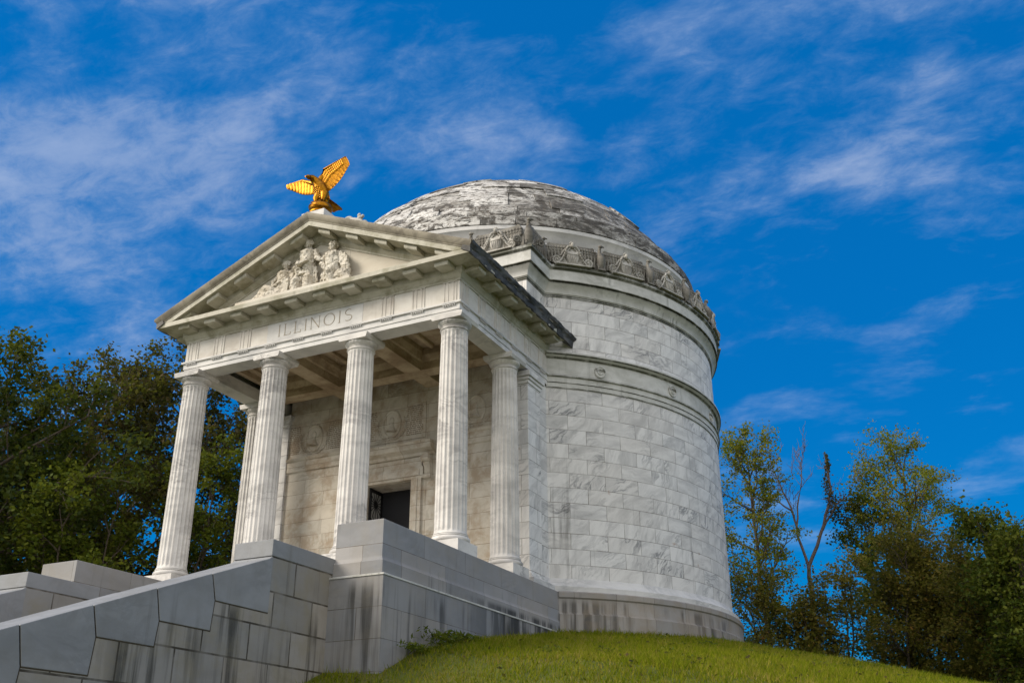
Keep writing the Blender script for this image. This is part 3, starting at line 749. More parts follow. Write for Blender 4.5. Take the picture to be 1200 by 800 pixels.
def fig_left(q):
    x = -1.10; head(q, x, 8.80, .2, .125)
    q.tube([P3(x - .01, 8.62, .15), P3(x - .02, 8.50, .17), P3(x - .06, 8.26, .18), P3(x - .1, 8.0, .18), P3(x - .1, 7.8, .2)], [.11, .23, .2, .2, .24], 13)
    q.tube([P3(x - .2, 8.5, .18), P3(x - .42, 8.28, .28), P3(x - .30, 8.08, .42), P3(x - .05, 8.18, .46)], [.09, .08, .06, .045], 9)
    q.tube([P3(x + .2, 8.5, .18), P3(x + .34, 8.26, .28), P3(x + .36, 8.16, .36)], [.09, .08, .05], 9)
    hand(q, x, 8.2, .46, 1); hand(q, x + .36, 8.14, .36, 1)
    q.tube([P3(x - .15, 7.86, .25), P3(x - .55, 8.02, .42), P3(x - .9, 7.80, .36), P3(x - 1.25, 7.66, .28)], [.18, .15, .12, .08], 12)
    q.tube([P3(x - .1, 7.78, .3), P3(x - .5, 7.78, .46), P3(x - .95, 7.67, .44)], [.17, .15, .10], 11)
    q.ball(P3(x - 1.32, 7.66, .3), (.13, .07, .06), 9, 6); q.ball(P3(x - 1.02, 7.64, .46), (.12, .07, .06), 9, 6)
    folds(q, (P3(x - .2, 8.0, .36), P3(x - .9, 7.9, .4)), (P3(x + .1, 7.62, .42), P3(x - 1.1, 7.6, .42)), 10, .035)
    folds(q, (P3(x - .16, 8.5, .34), P3(x + .14, 8.5, .34)), (P3(x - .2, 8.05, .36), P3(x + .1, 8.0, .36)), 6, .02)
    q.box(x + .12, x + .38, YF - .48, YF - .12, 7.58, 8.16)
    q.tube([P3(x + .06, 8.02, .46), P3(x + .4, 8.24, .42)], .03, 6)
def fig_right(q):
    x = .56; head(q, x, 9.02, .22, .135, False, True)
    q.tube([P3(x, 8.84, .16), P3(x + .02, 8.72, .18), P3(x + .08, 8.42, .2), P3(x + .12, 8.1, .2), P3(x + .1, 7.8, .22)], [.12, .25, .24, .24, .3], 14)
    q.tube([P3(x - .22, 8.74, .2), P3(x - .28, 8.45, .3), P3(x - .16, 8.28, .42)], [.10, .085, .05], 9)
    q.tube([P3(x + .25, 8.72, .2), P3(x + .48, 8.5, .26), P3(x + .56, 8.22, .34)], [.10, .085, .05], 9)
    hand(q, x - .14, 8.26, .42, 1); hand(q, x + .57, 8.2, .34, -1)
    q.ball(P3(x + .14, 8.44, .38), (.19, .07, .21), 18, 10); q.lathe([(.0, 0)], 0, 0, 3) if False else None                                    # round shield held to the chest
    q.tube([P3(x + .0, 7.9, .25), P3(x + .15, 8.02, .55), P3(x + .18, 7.66, .5)], [.19, .17, .14], 11)
    q.tube([P3(x + .2, 7.85, .25), P3(x + .55, 7.95, .45), P3(x + .78, 7.66, .4)], [.19, .16, .11], 11)
    q.ball(P3(x + .17, 7.62, .58), (.07, .13, .06), 8, 6); q.ball(P3(x + .84, 7.62, .44), (.12, .08, .06), 8, 6)
    for k in range(7):
        a_ = R(55 - k * 22); q.tube([P3(x + .28, 8.62 - .02 * k, .3), P3(x + .45 + .15 * math.cos(a_), 8.38 + .22 * math.sin(a_), .38), P3(x + .5 + .2 * math.cos(a_), 8.0 + .1 * math.sin(a_), .34), P3(x + .55 + .06 * k * .5, 7.66, .3)], [.05, .055, .05, .04], 7)
    folds(q, (P3(x - .2, 8.2, .34), P3(x + .3, 8.0, .4)), (P3(x - .26, 7.62, .4), P3(x + .5, 7.62, .5)), 9, .036)
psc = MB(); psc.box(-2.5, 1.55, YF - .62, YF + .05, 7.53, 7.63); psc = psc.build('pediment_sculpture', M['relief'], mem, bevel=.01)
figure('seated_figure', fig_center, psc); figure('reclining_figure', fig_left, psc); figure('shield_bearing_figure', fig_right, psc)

# ---- portico ceiling with beams
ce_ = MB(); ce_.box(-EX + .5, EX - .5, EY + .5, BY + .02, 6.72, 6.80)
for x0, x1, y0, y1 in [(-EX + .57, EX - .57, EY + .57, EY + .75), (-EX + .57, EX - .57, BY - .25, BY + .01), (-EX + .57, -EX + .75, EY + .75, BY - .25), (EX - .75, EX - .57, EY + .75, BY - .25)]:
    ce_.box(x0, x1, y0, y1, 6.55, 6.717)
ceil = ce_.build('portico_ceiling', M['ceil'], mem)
for x in (-.5 * S, .5 * S):
    q = MB(); q.prism([(x - .28, 6.05), (x + .28, 6.05), (x + .28, 6.32), (x + .33, 6.36), (x + .40, 6.56), (x + .40, 6.714), (x - .40, 6.714), (x - .40, 6.56), (x - .33, 6.36), (x - .28, 6.32)], 'y', EY + .56, BY - .01); q.build('beam', M['ceil'], ceil, bevel=.006)
for i in range(3):
    x0, x1 = [(-EX + .57, -.5 * S - .28), (-.5 * S + .28, .5 * S - .28), (.5 * S + .28, EX - .57)][i]
    q = MB(); q.prism([(2.99 - .26, 6.052), (2.99 + .26, 6.052), (2.99 + .26, 6.3), (2.99 + .36, 6.5), (2.99 + .36, 6.712), (2.99 - .36, 6.712), (2.99 - .36, 6.5), (2.99 - .26, 6.3)], 'x', x0, x1); q.build('cross_beam', M['ceil'], ceil, bevel=.006)
    xm = (x0 + x1) / 2
    for (xa, xb) in ((x0 + .42, x0 + .58), (x1 - .58, x1 - .42)):
        q = MB(); q.prism([(xa, 6.716), (xb, 6.716), (xb, 6.62), (xb - .05, 6.58), (xa + .05, 6.58), (xa, 6.62)], 'y', .60, 2.5); q.build('coffer_moulding', M['ceil'], ceil)

# ---- inner wall with door, panels
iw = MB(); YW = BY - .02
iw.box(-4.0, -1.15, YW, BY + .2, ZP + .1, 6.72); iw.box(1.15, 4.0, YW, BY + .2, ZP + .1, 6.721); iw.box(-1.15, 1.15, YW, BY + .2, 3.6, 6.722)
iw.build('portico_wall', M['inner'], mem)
for x0, x1 in ((-3.98, -1.75), (1.75, 3.98)):
    sr = MB(); sr.prism([(YW, 3.94), (YW - .05, 3.97), (YW - .05, 4.3), (YW - .09, 4.33), (YW - .12, 4.40), (YW, 4.42)], 'x', x0, x1)
    sr.build('string_course', M['inner'], mem)
dv = MB(); dv.box(-.80, .80, BY + .74, BY + .78, ZP, 3.14); dv.build('doorway', M['void'], mem)
jm = MB()
jm.box(-.815, -.79, BY - .0, BY + .74, ZP, 3.13); jm.box(.79, .815, BY - .0, BY + .74, ZP, 3.13); jm.box(-.8, .8, BY + .0, BY + .74, 3.1, 3.16)
jm.build('door_jamb', M['inner'], mem)
df = MB()
for x0, x1 in ((-1.16, -.80), (.80, 1.16)):
    df.box(x0, x1, YW - .07, YW + .05, ZP, 3.5)
    xi = (x0 + .05, x1 - .12) if x0 > 0 else (x0 + .12, x1 - .05); df.box(xi[0], xi[1], YW - .09, YW - .068, ZP + .2, 3.14)
df.box(-1.22, 1.22, YW - .075, YW + .05, 3.12, 3.502); df.box(-1.1, 1.1, YW - .10, YW - .073, 3.22, 3.42)
df.box(-1.16, 1.16, YW - .06, YW + .05, 3.503, 3.80)
dfo = df.build('door_frame', M['inner'], mem, bevel=.012)
hd = MB(); hd.prism([(YW, 3.80), (YW - .12, 3.82), (YW - .16, 3.9), (YW - .34, 3.98), (YW - .36, 4.06), (YW - .36, 4.12), (YW - .40, 4.20), (YW, 4.26)], 'x', -1.62, 1.62); hd.build('door_hood', M['inner'], mem, bevel=.008)
for sg in (-1, 1):
    q = MB(); x = sg * 1.40
    q.prism([(YW, 3.80), (YW - .30, 3.80), (YW - .30, 3.66), (YW - .16, 3.45), (YW - .10, 3.15), (YW, 3.02)], 'x', x - .10, x + .10)
    for zz, rr, dd in ((3.66, .10, -.24), (3.14, .07, -.11)): q.tube([(x - .13, YW + dd, zz), (x + .13, YW + dd, zz)], rr, 12)
    q.build('console', M['inner'], dfo, True, 40)
# bronze door leaves standing open, with star-pattern grilles
for sg in (-1, 1):
    dl = MB(); y0, y1, z0, z1 = BY + .06, BY + .72, ZP + .18, 3.08; x = sg * .74
    for (ya, yb, za, zb) in ((y0, y0 + .06, z0, z1), (y1 - .06, y1, z0, z1), (y0 + .06, y1 - .06, z0, z0 + .12), (y0 + .06, y1 - .06, z1 - .1, z1), (y0 + .06, y1 - .06, 1.5, 1.58), (y0 + .06, y1 - .06, .1, .18)):
        dl.box(x - .03, x + .03, ya, yb, za, zb)
    leaf = dl.build('bronze_door', M['bronze'], mem)
    gr = MB()
    for (za, zb) in ((.18, 1.5), (1.58, z1 - .1)):
        n = 2
        for i in range(n):
            c0 = za + (zb - za) * i / n; c1 = za + (zb - za) * (i + 1) / n; cy, cz = (y0 + y1) / 2, (c0 + c1) / 2
            for k in range(8):
                a_ = k * PI / 8
                dy, dz = math.cos(a_), math.sin(a_); L = min((y1 - y0 - .12) / 2 / max(abs(dy), 1e-3), (c1 - c0) / 2 / max(abs(dz), 1e-3))
                gr.tube([(x, cy - dy * L, cz - dz * L), (x, cy + dy * L, cz + dz * L)], .016, 5)
            gr.tube([(x, cy + .1 * math.cos(q_), cz + .1 * math.sin(q_)) for q_ in [2 * PI * j / 16 for j in range(17)]], .016, 5)
    gr.build('grille', M['bronze'], leaf)
    pb = MB(); pb.box(x + sg * .004 - .004, x + sg * .004 + .004, y0 + .05, y1 - .05, .17, z1 - .09); pb.build('pane', M['pane'], leaf)  # opaque pale pane stands in for the lit jamb behind the grille

def panel(cx, z0, z1, wide, lab):
    q = MB(); q.box(cx - wide, cx + wide, YW - .012, YW + .01, z0, z1)
    for (xa, xb, za, zb) in ((cx - wide, cx + wide, z0 - .04, z0), (cx - wide, cx + wide, z1, z1 + .04), (cx - wide - .04, cx - wide, z0 - .04, z1 + .04), (cx + wide, cx + wide + .04, z0 - .04, z1 + .04)):
        q.box(xa, xb, YW - .03, YW + .01, za, zb)
    pn = q.build('inscription_panel', M['inner'], mem); 
    # medallion: bust profile in an oval with laurel branches
    md_ = MB(); cz = (z0 + z1) / 2 + .02
    s0 = len(md_.v); md_.lathe([(.40, 0), (.40, .03), (.36, .05), (.33, .03), (.33, .012), (.0001, .02)], n=40)
    md_.xform(Matrix.Translation((cx, YW - .012, cz)) @ Matrix.Rotation(R(90), 4, 'X') @ Matrix.Diagonal((.86, 1.18, 1, 1)), s0)
    md_.ball((cx - .01, YW - .03, cz + .10), (.10, .05, .135), 12, 8); md_.ball((cx - .10, YW - .03, cz + .08), (.03, .03, .03), 7, 5)
    md_.tube([(cx + .01, YW - .03, cz), (cx + .02, YW - .03, cz - .12), (cx, YW - .03, cz - .26)], [.06, .08, .19], 10)
    for sg in (-1, 1):
        pts = [(cx + sg * (.06 + .46 * math.sin(u * 1.75)), YW - .03, cz - .52 + .95 * (1 - math.cos(u * 1.4)) * .72) for u in np.linspace(0, 1.1, 9)]
        md_.tube(pts, .016, 5)
        for k in range(2, 9):
            p = Vector(pts[k])
            for s2 in (-1, 1): md_.ball(p + Vector((s2 * .05, 0, .03)), (.045, .015, .02), 7, 4, Matrix.Rotation(-s2 * .8, 3, 'Y'))
    md_.build('medallion', M['inner'], pn, True, 50)
    nm = MB(); rr = random.Random(int(cx * 10) + 77)
    for side in (-1, 1):
        zz = z1 - .06
        while zz > z0 + .05:
            xa = cx + side * (.56 if side > 0 else wide - .06); x = xa if side > 0 else cx - wide + .06; xe = x + (wide - .62)
            while x < xe - .04:
                l = rr.uniform(.035, .12); l = min(l, xe - x)
                k = 0
                while k < l - .012:                      # small letter strokes, worn past reading
                    wv = rr.uniform(.008, .016); nm.box(x + k, x + k + wv, YW - .0155, YW - .011, zz + rr.uniform(0, .008), zz + .036); k += wv + .009
                x += l + .025
            zz -= .066
    nm.build('name_lettering', M['name'], pn)
panel(-2.97, 4.47, 5.55, 1.16, '')
panel(0.0, 4.47, 5.55, 1.2, '')
panel(2.97, 4.47, 5.55, 1.0, '')

# ================================================================== STAIRCASE
stc = empty('staircase', (0, -8.0, -2.4), 'long grey stone stairway with sloped cheek walls climbing to the portico', 'staircase')
sp = MB(); n = 46; pr = []; rise, run = .155, .417
y, z = -.96, ZP
poly = [(-.93, ZP - .01)]
for i in range(n):
    poly += [(y, z - .01 if i == 0 else z), (y, z - rise)]; z -= rise; y -= run
poly += [(y, -8.2), (-.93, -8.2)]
q = MB(); q.prism(poly, 'x', -2.93, 2.93); q.build('steps', M['step'], stc)
def clip_slope(y): return -1.5 + .372 * (y + 5.88)
for sg in (-1, 1):
    xo, xi = sg * IX, sg * 2.90
    ck = MB(); yb, yl = PY - .003, -21.5
    body = [(yb, -1.12), (-5.84, -1.12), (-5.84, -1.44), (-5.88, -1.505), (yl, clip_slope(yl) - .005), (yl, -9.2), (yb, -9.2)]
    ck.prism(body, 'x', min(xo, xi), max(xo, xi)); ckw = ck.build('cheek_wall', M['cheek'], stc)
    # cap stone and the slanted coping stones, each 8 mm proud of the wall face
    def stonepoly(poly, xa, xb, name='coping_stone', bev=.012):
        k = MB(); k.prism(poly, 'x', min(xa, xb), max(xa, xb)); return k.build(name, M['coping'], ckw, bevel=bev)
    xp = xo + sg * .010; xin = xi - sg * .006
    stonepoly([(yb, -1.112), (-5.872, -1.112), (-5.872, -1.44), (yb, -1.44)], xp, xin, 'cap_stone')
    ys = [-6.02, -7.45, -8.72, -9.98, -11.24]
    while ys[-1] > -20: ys.append(ys[-1] - 1.26)
    zl = [-2.53, -2.53, -3.06, -3.48, -4.05]
    while len(zl) < len(ys) + 1: zl.append(zl[-1] - .47)
    gap = .012
    g_ = .009
    for i in range(len(ys)):
        ya = ys[i]; yb2 = ys[i + 1] if i + 1 < len(ys) else ya - 1.26; bl = zl[i + 1]
        if i == 0:
            poly = [(-5.835, -1.452), (-5.86, -1.452), (-5.93, -1.505), (yb2 + g_, clip_slope(yb2) + .012), (yb2 + .14 + g_, bl + g_), (-5.835, bl + g_)]
        else:
            bp = zl[i]
            poly = [(ya - g_, clip_slope(ya) + .012), (yb2 + g_, clip_slope(yb2) + .012), (yb2 + .14 + g_, bl + g_), (ya + .10 - g_, bl + g_), (ya + .14 - g_, bp)]
        stonepoly(poly, xp, xin)
        cy_ = sum(p[0] for p in poly) / len(poly); cz_ = sum(p[1] for p in poly) / len(poly)
        bed = [(min(p[0] + .016 * (1 if p[0] > cy_ else -1), -5.838 if i == 0 else 0), p[1] + (-.02 if p[1] > cz_ else -.016)) for p in poly]
        kb = MB(); kb.prism(bed, 'x', min(xo + sg * .004, xo - sg * .03), max(xo + sg * .004, xo - sg * .03)); kb.build('mortar_joint', M['mortar'], ckw)
# steps foot landing
ft = MB(); ft.box(-4.4, 4.4, -25.5, -21.6, -9.0, -7.55); ft.build('foot_landing', M['step'], stc)

# ================================================================== GILDED EAGLE
eg = empty('eagle_statue', (.05, -.5, 9.95), 'gilded eagle statue with raised wings perched on a globe at the pediment apex', 'statue')
q = MB(); q.box(-.36, .46, -.86, .35, 9.82, 10.12); q.box(-.30, .40, -.80, .3, 10.12, 10.16); q.build('pedestal', M['marble'], eg, bevel=.015)
q = MB(); q.lathe([(.30, 10.155), (.345, 10.16), (.345, 10.20), (.30, 10.22), (.29, 10.25), (.325, 10.29), (.345, 10.36), (.335, 10.43), (.30, 10.49), (.2, 10.55), (.02, 10.57)], .05, -.5, 40)
q.tube([(.05 + .345 * math.cos(a_), -.5 + .345 * math.sin(a_), 10.36 + .06 * math.sin(a_ * 2)) for a_ in [2 * PI * i / 30 for i in range(31)]], .022, 6)
q.build('globe', M['gold'], eg, True, 45)
ex, ey = .05, -.5
q = MB()
q.tube([(ex + .05, ey + .14, 10.60), (ex + .03, ey + .10, 10.78), (ex - .03, ey + .04, 11.0), (ex - .13, ey + .02, 11.22), (ex - .24, ey - .06, 11.40), (ex - .28, ey - .20, 11.46), (ex - .29, ey - .30, 11.42)], [.10, .17, .205, .20, .14, .095, .07], 14)
q.ball((ex - .29, ey - .33, 11.40), (.07, .10, .075), 12, 8)
q.tube([(ex - .29, ey - .41, 11.38), (ex - .29, ey - .48, 11.34), (ex - .29, ey - .49, 11.29)], [.04, .028, .006], 7)
for sg in (-1, 1):
    q.tube([(ex + sg * .11, ey - .02, 10.88), (ex + sg * .14, ey - .08, 10.72), (ex + sg * .13, ey - .10, 10.60), (ex + sg * .13, ey - .10, 10.54)], [.13, .10, .05, .04], 10)
    for k in (-1, 0, 1): q.tube([(ex + sg * .13, ey - .1, 10.56), (ex + sg * .13 + k * .05, ey - .2, 10.565), (ex + sg * .13 + k * .07, ey - .25, 10.52)], [.03, .026, .008], 6)
for r_ in range(7):
    for k in range(8):
        a_ = R(-160 + k * 22 + (11 if r_ % 2 else 0)); zz = 10.74 + r_ * .06; rr = .185
        cx_, cy_ = ex + .03 - r_ * .022, ey + .09 - r_ * .012
        q.ball((cx_ + rr * math.cos(a_), cy_ + rr * math.sin(a_), zz), (.04, .03, .045), 7, 5)
q.build('body', M['gold'], eg, True, 50)
# wings: root, wrist, tip; feather fan along the trailing edge
def wing(root, wrist, tip, trail_root, trail_tip, nf, name):
    q = MB(); root, wrist, tip, tr, tt_ = (Vector(p) for p in (root, wrist, tip, trail_root, trail_tip))
    def lead(u): return root.lerp(wrist, u / .45) if u < .45 else wrist.lerp(tip, (u - .45) / .55)
    def trail(u): 
        p = tr.lerp(tt_, u); bulge = math.sin(u * PI) * .10
        return p + (p - lead(u)).normalized() * bulge
    nrm = (wrist - root).cross(tr - root).normalized()
    q.tube([root, lead(.2), wrist, lead(.7), tip], [.10, .07, .05, .035, .012], 9)
    for i in range(nf):                               # flight feathers
        u = .04 + .96 * i / (nf - 1); a_ = lead(min(u, .98)); b_ = trail(u); d = b_ - a_; side = d.cross(nrm).normalized()
        wv = .075 if u < .6 else .062; off = nrm * (.012 * (i % 2))
        L = []
        for k, (f_, w_) in enumerate(((0, .7), (.45, 1), (.8, .95), (.95, .6), (1.0, .12))):
            c_ = a_ + d * f_ + off; L.append([c_ + side * wv * w_ + nrm * .006, c_ + nrm * .022, c_ - side * wv * w_ + nrm * .006, c_ - side * wv * w_ - nrm * .008, c_ - nrm * .004, c_ + side * wv * w_ - nrm * .008])
        q.rings([[tuple(p) for p in row] for row in L])
    for r_, fr_ in enumerate((.12, .26, .40)):          # covert rows on both faces
        m_ = nf + 2 - r_
        for i in range(m_):
            u = .03 + .9 * i / m_; a_ = lead(u); b_ = trail(u); p = a_.lerp(b_, fr_); d = (b_ - a_).normalized(); side = d.cross(nrm).normalized()
            rot = Matrix((side, d, nrm)).transposed()
            q.ball(p, (.045, .085, .028), 7, 5, rot)
    return q.build(name, M['gold'], eg, True, 50)
wing((-.16, -.44, 11.38), (-.04, -.38, 11.88), (.66, -.30, 12.20), (.16, -.38, 11.02), (.80, -.30, 11.82), 18, 'wing')
wing((-.24, -.46, 11.36), (-.76, -.47, 11.63), (-1.32, -.52, 11.60), (-.28, -.44, 11.02), (-1.20, -.50, 11.44), 18, 'wing')
q = MB()
for i in range(8):
    u = (i - 3.5) / 3.5; a_ = Vector((.08 + u * .05, -.38, 10.84)); b_ = Vector((.24 + u * .15, .10, 10.62 - abs(u) * .03)); d = b_ - a_; side = d.cross(Vector((0, .3, 1))).normalized(); up_ = side.cross(d).normalized() * (.012 + .012 * (i % 2))
    L = []
    for f_, w_ in ((0, .6), (.6, 1), (.92, .9), (1, .3)):
        c_ = a_ + d * f_; L.append([c_ + side * .06 * w_, c_ + up_, c_ - side * .06 * w_, c_ - up_])
    q.rings([[tuple(p) for p in r_] for r_ in L])
q.build('tail', M['gold'], eg, True, 50)

# ================================================================== GROUND
xs = np.concatenate([np.linspace(-600, -60, 14)[:-1], np.linspace(-60, 60, 161), np.linspace(60, 600, 14)[1:]])
ysg = np.concatenate([np.linspace(-400, -50, 10)[:-1], np.linspace(-50, 70, 161), np.linspace(70, 900, 18)[1:]])
gx, gy = np.meshgrid(xs, ysg); gzz = ground_z(gx, gy)
me = bpy.data.meshes.new('ground'); nx_, ny_ = len(xs), len(ysg)
idx = np.arange(nx_ * ny_).reshape(ny_, nx_)
fc = np.stack([idx[:-1, :-1], idx[:-1, 1:], idx[1:, 1:], idx[1:, :-1]], -1).reshape(-1, 4)
me.from_pydata(np.stack([gx, gy, gzz], -1).reshape(-1, 3).tolist(), [], fc.tolist()); me.polygons.foreach_set('use_smooth', [True] * len(me.polygons))
me.materials.append(M['ground']); g = bpy.data.objects.new('ground', me); COL.objects.link(g); tag(g, 'grassy mound sloping down from the memorial', 'ground', kind='structure')

def raw_mesh(name, V, F, mat, k, parent=None):
    """V (n,3) floats, F (m,k) ints"""
    me = bpy.data.meshes.new(name); n, m_ = len(V), len(F)
    me.vertices.add(n); me.vertices.foreach_set('co', np.ascontiguousarray(V, dtype=np.float32).ravel())
    me.loops.add(m_ * k); me.loops.foreach_set('vertex_index', np.ascontiguousarray(F, dtype=np.int32).ravel())
    me.polygons.add(m_); me.polygons.foreach_set('loop_start', np.arange(0, m_ * k, k, dtype=np.int32))
    me.update(calc_edges=True); me.validate()
    me.materials.append(mat); o = bpy.data.objects.new(name, me); COL.objects.link(o)
    if parent is not None: set_parent(o, parent)
    return o

# grass blades over the mound the photo looks along
NB = 210000
bx = rng.uniform(3.9, 30, NB * 2); by = rng.uniform(-13, 20, NB * 2)
rho = np.hypot(bx, by - YC)
ok = (rho > 8.42) & ~((np.abs(bx) < 5.17) & (by > -3.97) & (by < 6)) & (by + 13 > (bx - 22) * 1.2)
ok &= rng.uniform(0, 1, NB * 2) < np.clip(1.25 - np.hypot(bx - 9, by - 3) / 22, .15, 1)
bx, by = bx[ok][:NB], by[ok][:NB]; n = len(bx); bz = ground_z(bx, by)
clump = .6 + .4 * np.sin(bx * 2.1 + 1.3 * np.sin(by * 1.7)) * np.sin(by * 2.6 + np.sin(bx * 1.1))
hh = rng.uniform(.05, .15, n) * (.65 + .6 * clump) * np.where(rng.uniform(0, 1, n) < .04, 1.7, 1)
ang = rng.uniform(0, 2 * PI, n); wd = rng.uniform(.008, .016, n)
lx, ly = rng.normal(0, .5, n) * hh, rng.normal(0, .5, n) * hh
V = np.zeros((n, 3, 3)); V[:, 0] = np.stack([bx - np.cos(ang) * wd, by - np.sin(ang) * wd, bz - .02], 1); V[:, 1] = np.stack([bx + np.cos(ang) * wd, by + np.sin(ang) * wd, bz - .02], 1); V[:, 2] = np.stack([bx + lx, by + ly, bz + hh], 1)
go = raw_mesh('grass', V.reshape(-1, 3), np.arange(n * 3).reshape(-1, 3), M['blade'], 3); tag(go, 'uneven yellow green grass on the mound', 'grass', kind='stuff')

# broad leaves: one folded diamond each
def leaf_geo(P, size, rs, flat=.35):
    n = len(P); d = rs.normal(0, 1, (n, 3)); d[:, 2] *= .6; d /= np.linalg.norm(d, axis=1)[:, None]
    u = rs.normal(0, 1, (n, 3)); u[:, 2] += .8; s = np.cross(d, u); s /= np.linalg.norm(s, axis=1)[:, None] + 1e-9
    L = size * rs.uniform(.45, 1.5, n)[:, None]
    V = np.stack([P - d * L * .5, P + s * L * flat, P + d * L * .5, P - s * L * flat], 1)
    return V.reshape(-1, 3), np.arange(n * 4).reshape(-1, 4)

# fallen leaves and low weeds scattered through the turf
rs = np.random.default_rng(5)
qx = rs.uniform(4.5, 24, 900); qy = rs.uniform(-11, 16, 900); k_ = (np.hypot(qx, qy - YC) > 8.8) & ~((qx < 5.4) & (qy > -4.2) & (qy < 6))
qx, qy = qx[k_], qy[k_]; V, F = leaf_geo(np.stack([qx, qy, ground_z(qx, qy) + rs.uniform(.05, .11, len(qx))], 1), .09, rs, .3)
fo = raw_mesh('fallen_leaves', V, F, M['leaf_brown'], 4); tag(fo, 'brown fallen leaves scattered over the grass mound', 'leaves', kind='stuff')
P = []
for i in range(60):
    wx, wy = rs.uniform(5, 20), rs.uniform(-10, 9)
    if math.hypot(wx, wy - YC) < 9.2 or (wx < 5.5 and wy > -4.3): continue
    m_ = rs.integers(14, 40); ox, oy = rs.normal(0, .16, m_), rs.normal(0, .16, m_); P.append(np.stack([wx + ox, wy + oy, ground_z(wx + ox, wy + oy) + rs.uniform(.04, .16, m_)], 1))
V, F = leaf_geo(np.concatenate(P), .075, rs, .3); fo = raw_mesh('ground_cover', V, F, M['leaf_mid'], 4); tag(fo, 'low broad leaved weeds growing through the grass', 'ground cover', kind='stuff')

# weeds at the foot of the podium wall
for i, (x, y, n_, r_, h_) in enumerate([(5.24, -1.75, 420, .5, .30), (5.22, -.75, 260, .45, .17), (5.24, -2.75, 220, .40, .16)]):
    rs = np.random.default_rng(40 + i); z = float(ground_z(x, y))
    P = np.stack([x + np.abs(rs.normal(0, r_ * .4, n_)), y + rs.normal(0, r_ * .8, n_), z + rs.uniform(0, 1, n_) ** .8 * h_], 1)
    V, F = leaf_geo(P, .12, rs, .16)
    o = raw_mesh('weed_clump', V, F, M['leaf_bright'], 4)
    tag(o, ['tallest clump of bright green weeds against the stained podium wall', 'low weed clump nearest the rotunda at the podium foot', 'low weed clump nearest the podium corner at the wall foot'][i], 'weeds', 'weeds at the podium foot')

